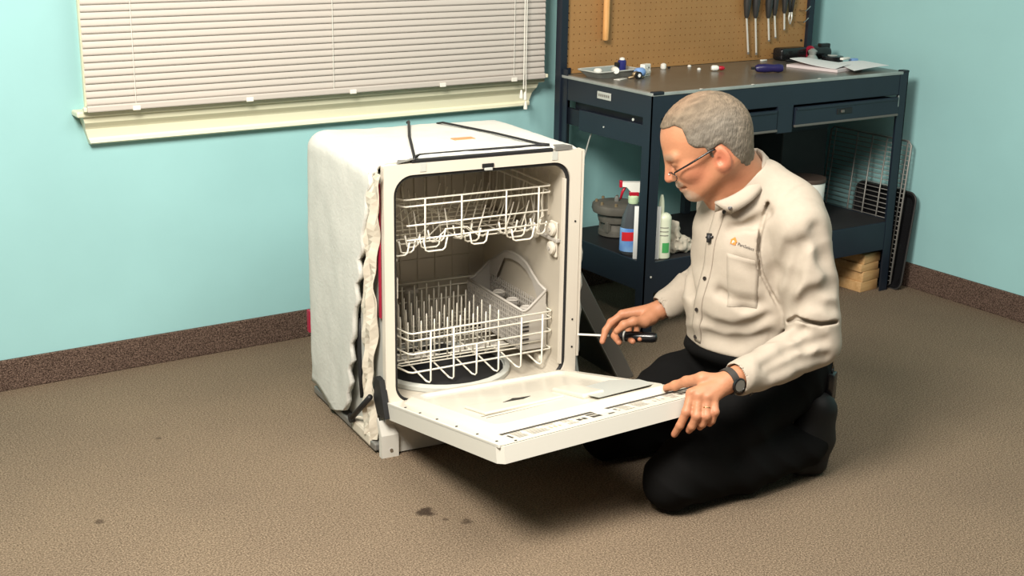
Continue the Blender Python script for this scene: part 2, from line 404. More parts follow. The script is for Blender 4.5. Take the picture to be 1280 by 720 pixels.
MB().bbox(-W2-0.012, -W2-0.002, -0.009, 0.007, 0.862, 0.876, 0.003).build('rail_cap', 'trim', bl); MB().bbox(W2+0.002, W2+0.014, -0.009, 0.007, 0.862, 0.876, 0.003).build('rail_cap', 'trim', bl)
MB().bbox(-W2-0.004, W2+0.004, -0.02, 0.02, 1.975, 2.01, 0.004).build('head_rail', 'slat', bl)
for x in (-0.69, -0.02, 0.70):
    MB().tube([(x, -0.0085, 0.868), (x, -0.0085, 1.98)], 0.0010, 5).build('ladder_cord', 'cord', bl)
for x in (-0.69, -0.32, 0.05, 0.40, 0.70):
    MB().bbox(x-0.012, x+0.012, -0.014, -0.010, 0.858, 0.872, 0.0015).build('rail_clip', 'cord', bl)
MB().tube([(0.735, -0.022, 1.97), (0.734, -0.022, 0.83)], 0.0022, 6).build('pull_cord', 'cord', bl)
MB().tube([(0.742, -0.026, 1.97), (0.740, -0.026, 0.90), (0.742, -0.026, 0.80), (0.741, -0.026, 0.785)], 0.0018, 6).build('pull_cord', 'cord', bl)
tp = [(0.002, 0.030), (0.004, 0.026), (0.0075, 0.006), (0.0075, 0.0)]
for q in ((0.723, -0.024, 0.798), (0.741, -0.022, 0.790), (0.741, -0.026, 0.757)): MB().lathe(tp, q, n=10).build('cord_tassel', 'cord', bl, smooth=A40)

# ================================================================== DISHWASHER
DW, DYAW = (-2.6238, -1.0730, 0.0), -0.1038
dw = thing('dishwasher', 'built-in dishwasher wrapped in white insulation with its door held half open', 'dishwasher', DW, DYAW)
def rrect(x0, x1, z0, z1, r, n=8):
    pts = []
    for (cx, cz, a0) in ((x1-r, z0+r, -PI/2), (x1-r, z1-r, 0), (x0+r, z1-r, PI/2), (x0+r, z0+r, PI)):
        for i in range(n+1):
            a = a0+PI/2*i/n; pts.append((cx+r*math.cos(a), cz+r*math.sin(a)))
    return pts
# front frame with rounded mouth
inn = rrect(0.030, 0.570, 0.150, 0.796, 0.055); out = rrect(0.002, 0.604, 0.142, 0.826, 0.004)
k = len(inn); vs = []
for (pp, y) in ((out, 0.0), (inn, 0.0), (inn, 0.022), (out, 0.022)): vs += [(x, y, z) for x, z in pp]
fs = []
for a in range(4):
    b = (a+1) % 4
    for i in range(k): fs.append((a*k+i, a*k+(i+1) % k, b*k+(i+1) % k, b*k+i))
fr = MB().add(vs, fs).build('front_frame', 'enamel', dw)
MB().box(0.606, 0.612, -0.002, 0.03, 0.21, 0.826).build('frame_edge_strip', 'enamel', fr)
for (x, z) in ((0.589, 0.325), (0.589, 0.62), (0.590, 0.24)): MB().lathe([(0.003, 0), (0.003, 0.002)], (x, 0.0005, z), 'y', 8).build('frame_screw', 'black', fr)
gs = rrect(0.034, 0.566, 0.152, 0.791, 0.052)
lab(MB().tube([(x, 0.010, z) for x, z in gs], 0.0058, 6, closed=True).build('door_gasket', 'black', dw, smooth=True), 'black rubber gasket')
MB().bbox(0.290, 0.325, -0.004, 0.006, 0.799, 0.810, 0.001).build('door_latch', 'black', dw)
MB().bbox(0.296, 0.319, -0.008, 0.0, 0.792, 0.799, 0.001).build('latch_tongue', 'lightgrey', dw)
for x in (0.115, 0.517): MB().box(x-0.009, x+0.009, -0.0015, 0.001, 0.803, 0.827).build('mounting_tab', 'lightgrey', dw)
# tub
tb = rrect(0.040, 0.560, 0.148, 0.786, 0.05); tbb = rrect(0.042, 0.562, 0.150, 0.780, 0.06); k = len(tb)
vs = [(x, 0.016, z) for x, z in tb]+[(x, 0.535, z) for x, z in tbb]+[(x, 0.541, z) for x, z in rrect(0.036, 0.568, 0.144, 0.788, 0.06)]+[(x, 0.016, z) for x, z in rrect(0.034, 0.566, 0.142, 0.792, 0.055)]
fs = [(i, (i+1) % k, k+(i+1) % k, k+i) for i in range(k)]+[tuple(range(k, 2*k))]+[(2*k+i, 2*k+(i+1) % k, 3*k+(i+1) % k, 3*k+i) for i in range(k)]+[tuple(range(2*k, 3*k))]+[(i, (i+1) % k, 3*k+(i+1) % k, 3*k+i) for i in range(k)]
tub = MB().add(vs, fs).build('tub', 'tub', dw)
MB().box(0.036, 0.040, 0.010, 0.018, 0.18, 0.75).build('tub_lip', 'enamel', tub); MB().box(0.5525, 0.560, 0.006, 0.018, 0.19, 0.745).build('tub_lip', 'enamel', tub)
rb = MB()
for z in (0.26, 0.33, 0.40, 0.47): rb.box(0.07, 0.54, 0.531, 0.537, z-0.002, z+0.002)
for i in range(8): rb.box(0.09+i*0.06, 0.094+i*0.06, 0.531, 0.537, 0.2, 0.5)
for i in range(12): rb.box(0.06+i*0.043, 0.068+i*0.043, 0.528, 0.537, 0.60, 0.76)
for i in range(10): rb.box(0.555, 0.5615, 0.10+i*0.04, 0.106+i*0.04, 0.62, 0.76)
rb.build('wall_ribs', 'tub', tub)
# sump, filter and spray arm on the tub floor
fl = MB().lathe([(0.205, 0), (0.205, 0.012), (0.195, 0.018), (0.19, 0.018), (0.188, 0.008), (0.0, 0.008)], (0.27, 0.22, 0.150), n=36).build('filter_ring', 'lightgrey', dw, smooth=A40)
MB().lathe([(0.187, 0), (0.18, 0.004), (0.09, 0.012), (0.07, 0.03), (0.0, 0.034)], (0.27, 0.22, 0.157), n=32).build('filter_cover', 'black', fl, smooth=A40)
MB().bbox(0.06, 0.48, 0.195, 0.245, 0.196, 0.206, 0.004).build('lower_spray_arm', 'greyplastic', dw)
MB().lathe([(0.03, 0), (0.03, 0.03), (0.015, 0.036)], (0.27, 0.22, 0.186), n=14).build('spray_hub', 'black', dw, smooth=A40)
MB().lathe([(0.024, 0), (0.02, 0.14), (0.028, 0.15), (0.024, 0.16)], (0.29, 0.50, 0.16), n=12).build('feed_tube', 'greyplastic', dw, smooth=A40)
# upper rack rollers on the right wall
def roller(x, y, z):
    w_ = MB().lathe([(0.005, -0.006), (0.016, -0.006), (0.019, -0.004), (0.019, 0.004), (0.016, 0.006), (0.005, 0.006)], (x, y, z), 'x', 16).build('rack_roller', 'enamel', dw, smooth=A40)
    MB().lathe([(0.006, -0.009), (0.006, 0.009)], (x, y, z), 'x', 8).build('axle', 'greyplastic', w_)
for (y, z) in ((0.055, 0.588), (0.055, 0.533), (0.15, 0.56)): roller(0.543, y, z)
MB().bbox(0.550, 0.558, 0.04, 0.08, 0.505, 0.61, 0.003).build('roller_bracket', 'enamel', dw)
MB().bbox(0.042, 0.050, 0.02, 0.06, 0.45, 0.51, 0.003).build('roller_bracket', 'enamel', dw)
MB().bbox(0.546, 0.560, 0.03, 0.50, 0.552, 0.562, 0.002).build('rack_rail', 'greyplastic', dw)
MB().bbox(0.040, 0.052, 0.03, 0.50, 0.552, 0.562, 0.002).build('rack_rail', 'greyplastic', dw)
# outer insulation blanket: swept sheet with ragged front edge
def blanket():
    prof = []
    for z in np.linspace(0.0, 0.785, 34): prof.append((-0.030, z, 0, z))
    for a in np.linspace(0, PI/2, 9)[1:]: prof.append((-0.030+0.050*(1-math.cos(a)), 0.788+0.050*math.sin(a), 1, a))
    for x in np.linspace(0.03, 0.56, 24): prof.append((x, 0.838, 2, x))
    for a in np.linspace(0, PI/2, 9)[1:]: prof.append((0.568+0.06*math.sin(a), 0.778+0.06*math.cos(a), 3, a))
    for z in np.linspace(0.77, 0.04, 30): prof.append((0.629, z, 4, z))
    zs = [0.0, 0.05, 0.1, 0.36, 0.56, 0.70, 0.80, 0.9]; ys = [0.36, 0.25, 0.212, 0.150, 0.098, 0.058, 0.026, 0.014]
    m = 40; vs = []
    for i, (x, z, sec, q) in enumerate(prof):
        jag = 0.012*math.sin(i*1.7)+0.008*math.sin(i*4.1+1)
        if sec == 0: y0 = float(np.interp(z, zs, ys))+jag*0.8
        elif sec == 2: y0 = 0.020+jag*0.3
        elif sec in (1,): y0 = 0.02+jag*0.4
        else: y0 = 0.03+jag*0.5
        yb = 0.565
        for j in range(m):
            t = j/(m-1); y = y0+(yb-y0)*t; X, Z, Y = x, z, y
            if sec == 0:  # back lower corner torn up
                zb = float(np.interp(y, [0.28, 0.36, 0.46, 0.6], [0.005, 0.014, 0.045, 0.05])); Z = zb+z*(0.16-zb)/0.16 if z < 0.16 else z
            rnd = max(0.0, (t-0.86)/0.14); cx, cz = 0.297, 0.42
            sh = 1-0.075*rnd**2.2; X = cx+(X-cx)*sh; Z = cz+(Z-cz)*(sh if z > 0.42 else 1)
            vs.append((X, Y, Z))
    V = np.array(vs); nrm = np.zeros_like(V)
    n1 = vnoise(V*6, 3)*0.005+vnoise(V*26, 5)*0.0012+vnoise(V*80, 8)*0.0010
    d = V-np.array([0.297, V[:,1].mean(), 0.42]); d[:, 1] *= 0
    for i, (x, z, sec, q) in enumerate(prof):
        nn = {0: (-1,0,0), 1: (-math.cos(q), 0, math.sin(q)) if sec == 1 else 0, 2: (0,0,1), 3: (math.sin(q),0,math.cos(q)) if sec == 3 else 0, 4: (1,0,0)}[sec]
        nrm[i*m:(i+1)*m] = nn
    V = V+nrm*n1[:, None]
    k = len(prof); fs = [(i*m+j, (i+1)*m+j, (i+1)*m+j+1, i*m+j+1) for i in range(k-1) for j in range(m-1)]
    # back cap as a fan strip between the left and right halves
    c = len(V); ring = [i*m+m-1 for i in range(k)]
    V = np.vstack([V, [[0.297, 0.572, 0.40]]]); fs += [(ring[i], c, ring[i+1]) for i in range(k-1)]
    o = MB().add(V, fs).build('insulation_blanket', 'fiber', dw, smooth=True)
    md = o.modifiers.new('thick', 'SOLIDIFY'); md.thickness = 0.013; md.offset = -1
    return lab(o, 'white fibre insulation blanket')
bk = blanket()
# black cords and small label on top
topz = 0.8415
MB().tube([(0.298, 0.535, topz-0.004), (0.297, 0.52, topz+0.002), (0.20, 0.29, topz+0.002), (0.098, 0.02, topz), (0.092, 0.004, 0.834)], 0.0042, 6).build('tie_cord', 'black', dw, smooth=True)
MB().tube([(0.378, 0.49, topz-0.004), (0.385, 0.465, topz+0.002), (0.45, 0.25, topz+0.002), (0.497, 0.055, topz), (0.512, 0.028, topz+0.001)], 0.0034, 6).build('tie_cord', 'black', dw, smooth=True)
MB().tube([(0.098, 0.014, 0.842), (0.12, 0.034, topz), (0.30, 0.036, topz), (0.50, 0.034, topz), (0.514, 0.026, 0.842)], 0.0036, 6).build('tie_cord', 'black', dw, smooth=True)
MB().bbox(0.085, 0.515, 0.004, 0.018, 0.824, 0.836, 0.003).build('top_cord_bundle', 'black', dw)
MB().add([(0.04, 0.003, 0.828), (0.09, 0.003, 0.837), (0.09, 0.020, 0.838), (0.05, 0.02, 0.836)], [(0,1,2,3)]).build('top_flap', 'greymetal', dw)
MB().prism([(0.522, 0.004), (0.575, 0.004), (0.56, 0.03), (0.53, 0.034)], 0.828, 0.840).build('top_flap', 'greymetal', dw)
lb = MB().bbox(0.30, 0.365, 0.195, 0.225, topz-0.004, topz+0.0008, 0.0005).build('paper_tag', 'label_orange', dw)
# side: metal skin, crumpled lining, red strip
MB().box(0.006, 0.012, 0.03, 0.53, 0.03, 0.80).build('side_panel', 'lightgrey', dw)
MB().box(0.598, 0.602, 0.024, 0.53, 0.03, 0.80).build('side_panel', 'lightgrey', dw)
vs = []; fs = []; K = 46; J = 6
for i in range(K):
    z = 0.805-i*0.767/(K-1); yc = np.interp(z, [0.03, 0.1, 0.36, 0.6, 0.8], [0.085, 0.090, 0.082, 0.062, 0.028])
    for j in range(J):
        t = j/(J-1)-0.5; ww = 0.078+0.012*math.sin(i*0.33)
        zz = z+0.016*math.sin(j*2.1+i*0.35)*(abs(t)*1.2)
        vs.append((-0.010-0.012*(1-abs(2*t))-0.007*math.sin(i*0.42+j*2.3)-0.003*math.sin(i*1.1-j*1.1), yc+t*ww, zz))
for i in range(K-1):
    for j in range(J-1): fs.append((i*J+j, i*J+j+1, (i+1)*J+j+1, (i+1)*J+j))
o = MB().add(vs, fs).build('crumpled_lining', 'foil', dw); md = o.modifiers.new('thick', 'SOLIDIFY'); md.thickness = 0.003
lab(o, 'crumpled cream plastic lining hanging out behind the frame')
lab(MB().box(-0.002, 0.001, 0.0235, 0.036, 0.40, 0.775).build('red_strip', 'red', dw), 'red strip behind the frame')
MB().tube([(-0.006, 0.170, 0.36), (-0.010, 0.165, 0.30), (-0.012, 0.158, 0.20), (-0.014, 0.14, 0.13)], 0.007, 8).build('door_cable', 'black', dw, smooth=True)
MB().bbox(-0.008, 0.004, 0.10, 0.16, 0.22, 0.42, 0.003).build('hinge_bracket', 'lightgrey', dw)
rd = MB().tube([(-0.030, 0.185, 0.055), (-0.028, 0.045, 0.168)], 0.0085, 10).build('spring_rod', 'black', dw, smooth=True)
MB().lathe([(0.014, -0.006), (0.014, 0.006)], (-0.03, 0.19, 0.052), 'x', 12).build('rod_pivot', 'black', rd)
MB().prism([(0.048, 0.225), (0.010, 0.225), (-0.012, 0.17), (-0.030, 0.125), (0.030, 0.120), (0.055, 0.16)], -0.014, 0.004, 'yz').build('hinge_plate', 'black', dw)
# base
lab(MB().bbox(-0.022, 0.612, 0.03, 0.54, 0.008, 0.030, 0.004).build('base_pan', 'greymetal', dw), 'grey metal base pan')
MB().bbox(-0.024, 0.010, 0.06, 0.21, 0.006, 0.05, 0.01).build('base_rail', 'foil', dw)
lab(MB().bbox(0.002, 0.600, 0.006, 0.012, 0.004, 0.135, 0.002).build('kick_plate', 'lip', dw), 'white kick plate')
kb = MB().prism([(-0.008, 0.0), (0.012, 0.0), (0.012, 0.062), (0.030, 0.104), (0.022, 0.112), (-0.002, 0.068)], -0.016, -0.013, 'yz')
kb.box(-0.016, 0.035, -0.008, -0.005, 0.0, 0.066)
kb.add([(-0.016, -0.008, 0.066), (0.035, -0.008, 0.066), (0.020, 0.012, 0.105), (-0.016, 0.012, 0.105), (-0.016, -0.005, 0.066), (0.035, -0.005, 0.066), (0.020, 0.015, 0.105), (-0.016, 0.015, 0.105)], [(0,1,2,3),(4,7,6,5),(0,4,5,1),(1,5,6,2),(2,6,7,3),(3,7,4,0)])
kbo = kb.build('front_leg_bracket', 'lip', dw)
MB().lathe([(0.005, 0), (0.005, 0.003)], (0.012, -0.0075, 0.022), 'y', 8).build('bracket_screw', 'steel', kbo)
MB().lathe([(0.014, 0), (0.014, 0.008), (0.006, 0.01), (0.006, 0.03)], (0.03, 0.10, 0.0), n=12).build('levelling_foot', 'black', dw)
MB().lathe([(0.014, 0), (0.014, 0.008), (0.006, 0.01), (0.006, 0.03)], (0.57, 0.50, 0.0), n=12).build('levelling_foot', 'black', dw)
MB().lathe([(0.014, 0), (0.014, 0.008), (0.006, 0.01), (0.006, 0.03)], (0.03, 0.50, 0.0), n=12).build('levelling_foot', 'black', dw)
MB().box(-0.026, -0.018, 0.555, 0.575, 0.20, 0.27).build('red_tag', 'red', dw)

# ---- door: local frame, v runs out from the hinge, w up, slightly twisted by the hand
def dt(x, v, w): return (x, -v, w+0.053*(x/0.6)*v)
dr = MB(); L = 0.706; ch = 0.022
plan = [(0.0, -0.004), (0.6, -0.004), (0.6, L-ch), (0.6-ch*0.5, L), (ch*0.5, L), (0.0, L-ch)]
dr.prism(plan, -0.042, 0.0)
dr.map(dt)
door = dr.build('door', 'lip', dw); door.location = (0, 0, 0.158); door.rotation_euler = (-0.203, 0, 0)
lab(door, 'white inner door lowered and held at its right corner')
def dpart(mb, name, m, smooth=False): return mb.map(dt).build(name, m, door, smooth=smooth)
# top skin and raised centre pan with sloping sides
vs = []; 
o1 = rrect(0.004, 0.596, 0.0, L-0.004, 0.012, 4); o2 = rrect(0.040, 0.560, 0.012, 0.598, 0.03, 4); o3 = rrect(0.056, 0.544, 0.030, 0.584, 0.03, 4); o4 = rrect(0.072, 0.528, 0.05, 0.568, 0.03, 4); o5 = rrect(0.080, 0.520, 0.058, 0.560, 0.03, 4)
k = len(o1)
for pp, ww in ((o1, 0.0015), (o2, 0.0015), (o3, 0.020), (o4, 0.020), (o5, 0.012)): vs += [(x, v, ww) for x, v in pp]
fs = [(a*k+i, a*k+(i+1) % k, (a+1)*k+(i+1) % k, (a+1)*k+i) for a in range(4) for i in range(k)]+[tuple(range(4*k, 5*k))]
dpart(MB().add(vs, fs), 'door_liner', 'door_white')
dpart(MB().bbox(0.10, 0.33, 0.30, 0.43, 0.012, 0.020, 0.004), 'detergent_cup_lid', 'door_white')
dpart(MB().box(0.085, 0.335, 0.432, 0.4345, 0.0122, 0.0135), 'lid_seam', 'label_grey')
dpart(MB().box(0.09, 0.26, 0.455, 0.457, 0.0122, 0.0135), 'lid_seam', 'label_grey')
dpart(MB().prism([(0.185, 0.36), (0.215, 0.345), (0.225, 0.335), (0.24, 0.345), (0.27, 0.352), (0.24, 0.37)], 0.020, 0.0215), 'vent_slot', 'label_black')
dpart(MB().bbox(0.345, 0.41, 0.33, 0.50, 0.012, 0.026, 0.005), 'rinse_aid_housing', 'door_white')
dpart(MB().prism([(0.36, 0.40), (0.50, 0.37), (0.545, 0.45), (0.53, 0.545), (0.36, 0.555)], 0.0205, 0.0225), 'detergent_door', 'lightgrey')
for (x, v) in ((0.018, 0.10), (0.018, 0.20), (0.018, 0.31), (0.018, 0.43), (0.018, 0.55), (0.018, 0.655), (0.05, 0.69)):
    dpart(MB().lathe([(0.0035, 0), (0.0035, 0.002)], (x, v, 0.001), n=8), 'liner_screw', 'label_black')
def label_strip(x0, x1, red):
    v0, v1 = 0.602, 0.684
    pl = dpart(MB().box(x0, x1, v0, v1, 0.0015, 0.0022), 'instruction_label', 'door_white')
    def ink(a, b, c, d, m): MB().box(x0+a, x0+b, v0+c, v0+d, 0.0022, 0.0026).map(dt).build('label_print', m, pl)
    W_ = x1-x0
    ink(0, W_, -0.002, 0.016, 'label_black')
    ink(0.004, 0.010, 0.030, 0.062, 'label_black')
    for r in range(6):
        ink(0.018, 0.04+0.006*random.random(), 0.020+r*0.0095, 0.0245+r*0.0095, 'label_grey')
        ink(0.055, 0.085+0.02*random.random(), 0.020+r*0.0095, 0.0245+r*0.0095, 'label_grey')
        ink(0.155, 0.172+0.01*random.random(), 0.020+r*0.0095, 0.0245+r*0.0095, 'label_grey')
    for r in range(3):
        ink(0.105, 0.135, 0.020+r*0.007, 0.0235+r*0.007, 'label_grey'); ink(0.11+r*0.012, 0.114+r*0.012, 0.044, 0.064, 'label_orange' if red else 'label_grey')
    ink(0.188, 0.199, 0.040, 0.062, 'label_black'); ink(0.202, 0.213, 0.040, 0.062, 'label_black'); ink(0.188, 0.212, 0.024, 0.028, 'label_grey')
    [ink(W_-a_, W_-a_+0.0125, b_, b_+0.021, 'label_black') for a_ in (0.030, 0.0165) for b_ in (0.022, 0.045)]
label_strip(0.050, 0.305, True); label_strip(0.345, 0.598, False)
dpart(MB().box(0.317, 0.334, 0.640, 0.672, 0.0015, 0.0024), 'label_mark', 'label_black')
dpart(MB().bbox(0.0, 0.006, -0.01, 0.70, -0.004, 0.006, 0.002), 'side_rim', 'lip')

# ================================================================== RACKS
def loc_thing(name, label, cat, group=None): return thing(name, label, cat, DW, DYAW, group)
ur = loc_thing('upper_dish_rack', 'white wire upper dish rack hanging inside the dishwasher', 'dish rack')
FX0, FX1, FY, BY = 0.086, 0.536, 0.06, 0.50
def wire(parent, name, pts, r=0.0026): return MB().tube(pts, r, 6).build(name, 'nylon', parent, smooth=True)
for z in (0.714, 0.695):
    wire(ur, 'rim_wire', [(FX0-0.030, FY+0.06, z+0.004), (FX0-0.004, FY+0.008, z), (FX0+0.004, FY, z), (FX1, FY, z+0.002), (FX1+0.006, FY+0.008, z+0.002), (FX1+0.006, BY, z+0.002), (FX0-0.030, BY, z+0.002), (FX0-0.030, FY+0.06, z+0.004)])
wire(ur, 'front_wire', [(FX0+0.006, FY, 0.641), (FX1-0.004, FY, 0.645)])
wire(ur, 'front_wire', [(FX0+0.006, FY, 0.600), (FX1-0.004, FY, 0.606)])
for x in (0.146, 0.257, 0.396, 0.500): wire(ur, 'upright_wire', [(x, FY-0.003, 0.716), (x, FY-0.003, 0.590), (x, FY+0.05, 0.580)])
def uloop(x, wd, z0, y): return [(x-wd/2, y, z0+0.035), (x-wd/2+0.006, y, z0+0.004), (x-wd/2+0.014, y, z0), (x+wd/2-0.014, y, z0), (x+wd/2-0.006, y, z0+0.006), (x+wd/2, y, z0+0.035)]
LOOPS = [(0.075, 0.05, 0.560, 0.0), (0.098, 0.05, 0.563, 0.012), (0.122, 0.045, 0.572, 0.03), (0.178, 0.072, 0.563, 0.0), (0.172, 0.066, 0.568, 0.022), (0.205, 0.055, 0.575, 0.05), (0.312, 0.058, 0.569, 0.0), (0.300, 0.054, 0.573, 0.020), (0.290, 0.06, 0.578, 0.06), (0.452, 0.074, 0.565, 0.0), (0.440, 0.066, 0.570, 0.022), (0.430, 0.06, 0.576, 0.05), (0.515, 0.040, 0.574, 0.012), (0.520, 0.035, 0.577, 0.05), (0.522, 0.035, 0.580, 0.09)]
for i, (x, wd, z0, dy) in enumerate(LOOPS):
    wire(ur, 'base_loop', uloop(x, wd, z0, FY+dy))
for y in np.linspace(FY+0.05, BY, 9):
    z = 0.578
    wire(ur, 'cross_wire', [(FX0-0.028, y, 0.70), (FX0-0.026, y, z+0.03), (FX0+0.01, y, z), (0.20, y, z), (0.235, y, z+0.03), (0.30, y, z+0.03), (0.335, y, z), (FX1-0.015, y, z), (FX1+0.004, y, z+0.03), (FX1+0.006, y, 0.70)], 0.0022)
for x in (0.13, 0.20, 0.27, 0.34, 0.41, 0.48): wire(ur, 'floor_wire', [(x, FY, 0.600), (x, FY+0.03, 0.580), (x, BY, 0.580), (x, BY, 0.712)], 0.0022)
tn = MB().tube([(0, 0, 0), (0.004, -0.003, 0.045), (0.006, -0.004, 0.088)], [0.0022, 0.0022, 0.0018], 6).build('tine', 'nylon', ur, smooth=True)
first = True
for (x, sgn) in ((0.150, -1), (0.245, -1), (0.335, 1), (0.425, 1), (0.475, 1)):
    for j in range(7):
        y = FY+0.06+j*0.052
        if first: o = tn; first = False; o.location = (x, y, 0.580)
        else: o = link('tine', tn.data, ur, (x, y, 0.580))
        o.rotation_euler = (0, 0.22*sgn, 0)
# right side panel webbing seen against the bright wall
for y in (0.10, 0.16, 0.22): wire(ur, 'side_loop', [(FX1+0.004, y, 0.70), (FX1+0.002, y+0.012, 0.66), (FX1+0.002, y-0.004, 0.62), (FX1-0.004, y+0.02, 0.60)], 0.0022)

lr = loc_thing('lower_dish_rack', 'white wire lower dish rack with rows of plate tines', 'dish rack')
GX0, GX1, GY, GB = 0.104, 0.556, 0.062, 0.49
ZR = [(0.328, 0.0), (0.307, 0.0), (0.267, 0.0), (0.212, 0.003)]
for z, e in ZR:
    wire(lr, 'rim_wire', [(GX0-0.036, GB, z+0.010), (GX0-0.036, GY+0.06, z+0.012), (GX0-0.006, GY+0.006, z+0.001), (GX0+0.004, GY, z), (GX1-0.004, GY, z+0.008), (GX1, GY+0.006, z+0.008), (GX1, GB, z+0.010), (GX0-0.036, GB, z+0.010)], 0.0027)
xs_f = (0.163, 0.235, 0.308, 0.379, 0.453, 0.523)
for i, x in enumerate(xs_f):
    ztop = 0.329+0.003*i/5 if i in (0, 1, 4, 5) else 0.270
    wire(lr, 'front_foot_wire', [(x, GY-0.003, ztop), (x, GY-0.003, 0.182), (x-0.003, GY-0.001, 0.176), (x-0.010, GY+0.006, 0.178), (x-0.028, GY+0.075, 0.205), (x-0.028, GB, 0.208)], 0.0027)
for y in np.linspace(GY+0.07, GB, 9): wire(lr, 'cross_wire', [(GX0-0.036, y, 0.335), (GX0-0.036, y, 0.225), (GX0, y, 0.210), (GX1-0.012, y, 0.210), (GX1, y, 0.225), (GX1, y, 0.335)], 0.0023)
wire(lr, 'cross_wire', [(GX0-0.03, GY+0.02, 0.238), (GX1-0.02, GY+0.02, 0.242)], 0.0022)
tn2 = MB().tube([(0, 0, 0), (0, 0, 0.115), (0, 0, 0.128)], [0.0026, 0.0026, 0.0016], 6).build('tine', 'nylon', lr, smooth=True)
first = True
for r in range(7):
    y = GY+0.075+r*0.056
    for c_ in range(9):
        x = 0.085+c_*0.0415
        if r == 0 and c_ > 8: continue
        if first: o = tn2; first = False
        else: o = link('tine', tn2.data, lr)
        o.location = (x, y, 0.209)
wh = MB().lathe([(0.004, -0.005), (0.017, -0.005), (0.017, 0.005), (0.004, 0.005)], (0, 0, 0), 'x', 14).build('rack_wheel', 'nylon', lr, smooth=A40)
wh.location = (GX0-0.046, 0.12, 0.172)
for p_ in ((GX1-0.012, 0.12, 0.172), (GX0-0.046, 0.42, 0.172), (GX1-0.012, 0.42, 0.172)): link('rack_wheel', wh.data, lr, p_)
wire(lr, 'end_loop', [(GX1-0.004, GY+0.03, 0.345), (GX1-0.002, GY+0.03, 0.215), (GX1-0.002, GY+0.05, 0.205), (GX1-0.002, GY+0.07, 0.22), (GX1-0.004, GY+0.07, 0.36)])

sb = loc_thing('silverware_basket', 'grey lattice cutlery basket along the right of the lower rack', 'basket')
BX0, BX1, BF, BB_ = 0.470, 0.548, 0.088, 0.455; ZB = 0.218
def lattice(name, fx, n_v, n_h, z1f, y0, y1, x):
    mb = MB()
    for i in range(n_v+1):
        t = i/n_v; y = y0+(y1-y0)*t; mb.box(x-0.0015, x+0.0015, y-0.0021, y+0.0021, ZB, z1f(t))
    for j in range(n_h):
        z = ZB+0.006+j*0.0155; mb.box(x-0.0012, x+0.0012, y0, y1, z-0.0019, z+0.0019)
    return mb.build(name, 'greyplastic', sb)
lattice('left_lattice', 0, 26, 8, lambda t: 0.340, BF, BB_, BX0)
lattice('right_lattice', 0, 26, 8, lambda t: 0.352, BF, BB_, BX1)
for (y, nm) in ((BF, 'front_end'), (BB_, 'back_end')):
    MB().prism([(BX0, ZB), (BX1, ZB), (BX1, 0.392), (BX0+0.018, 0.343), (BX0, 0.340)], y-0.0015, y+0.0015, 'xz').build(nm, 'greyplastic', sb)
for i in range(6): MB().box(BX0-0.002, BX0+0.022, BF-0.0035, BF-0.001, 0.235+i*0.013, 0.240+i*0.013).build('end_slot', 'label_black', sb)
MB().tube([(BX0, BF, 0.341), (BX0, BB_, 0.341)], 0.0042, 6).build('left_rim', 'greyplastic', sb, smooth=True)
MB().tube([(BX0, BF, 0.340), (BX0+0.010, BF-0.001, 0.340), (BX0+0.020, BF-0.001, 0.345), (BX1, BF, 0.394)], 0.0042, 6).build('end_rim', 'greyplastic', sb, smooth=True)
MB().tube([(BX0, BB_, 0.340), (BX0+0.020, BB_, 0.345), (BX1, BB_, 0.394)], 0.0042, 6).build('end_rim', 'greyplastic', sb, smooth=True)
hp = [(BF, 0.394), (0.13, 0.402), (0.17, 0.422), (0.21, 0.445), (0.26, 0.456), (0.31, 0.456), (0.36, 0.445), (0.41, 0.415), (BB_, 0.394)]
MB().tube([(BX1, y, z) for y, z in hp], 0.0046, 6).build('handle_rim', 'greyplastic', sb, smooth=True)
vs = [(BX1, y, z) for y, z in hp]+[(BX1, y, 0.352 if not (0.15 < y < 0.38) else z-0.020) for y, z in hp]
o = MB().add(vs, [(i, i+1, len(hp)+i+1, len(hp)+i) for i in range(len(hp)-1)]).build('handle_web', 'greyplastic', sb); o.modifiers.new('t', 'SOLIDIFY').thickness = 0.003
for y in (0.18, 0.27, 0.36): MB().box(BX0, BX1, y-0.0015, y+0.0015, ZB, 0.315).build('divider', 'greyplastic', sb)
MB().box(BX0, BX1, BF, BB_, ZB-0.002, ZB+0.001).build('basket_floor', 'greyplastic', sb)
for y in (0.135, 0.225, 0.315): MB().lathe([(0.016, 0), (0.020, 0.003), (0.016, 0.006), (0.012, 0.003)], (0.509, y, 0.33), n=12).build('cutlery_ring', 'greyplastic', sb)

# ================================================================== LEANING DOOR PANEL
pn = thing('door_panel', 'detached dark dishwasher door panel leaning on the dishwasher side', 'panel', (-1.640, -0.930, 0.0), DYAW)
tilt = math.atan2(0.335, 0.60)
def pt(x, y, z):   # panel local: z up the slant, x thickness (away from the dishwasher), y back
    return (x*math.cos(tilt)-z*math.sin(tilt), y, z*math.cos(tilt)+x*math.sin(tilt))
PLN = 0.690
lab(MB().bbox(-0.040, -0.030, 0.004, 0.44, 0.004, PLN-0.004, 0.002).map(pt).build('panel_face', 'panelface', pn), 'glossy black outer face')
lab(MB().bbox(-0.040, 0.012, 0.0, 0.016, 0.0, PLN, 0.003).map(pt).build('side_edge', 'paneledge', pn), 'brushed grey edge')
MB().bbox(-0.0415, -0.0385, -0.0012, 0.012, 0.0, PLN, 0.0008).map(pt).build('edge_trim', 'panelrim', pn)
MB().bbox(-0.040, 0.012, 0.0, 0.44, PLN, PLN+0.005, 0.002).map(pt).build('top_edge', 'panelrim', pn)
MB().bbox(-0.030, -0.020, 0.016, 0.44, 0.0, PLN, 0.002).map(pt).build('panel_back', 'paneledge', pn)
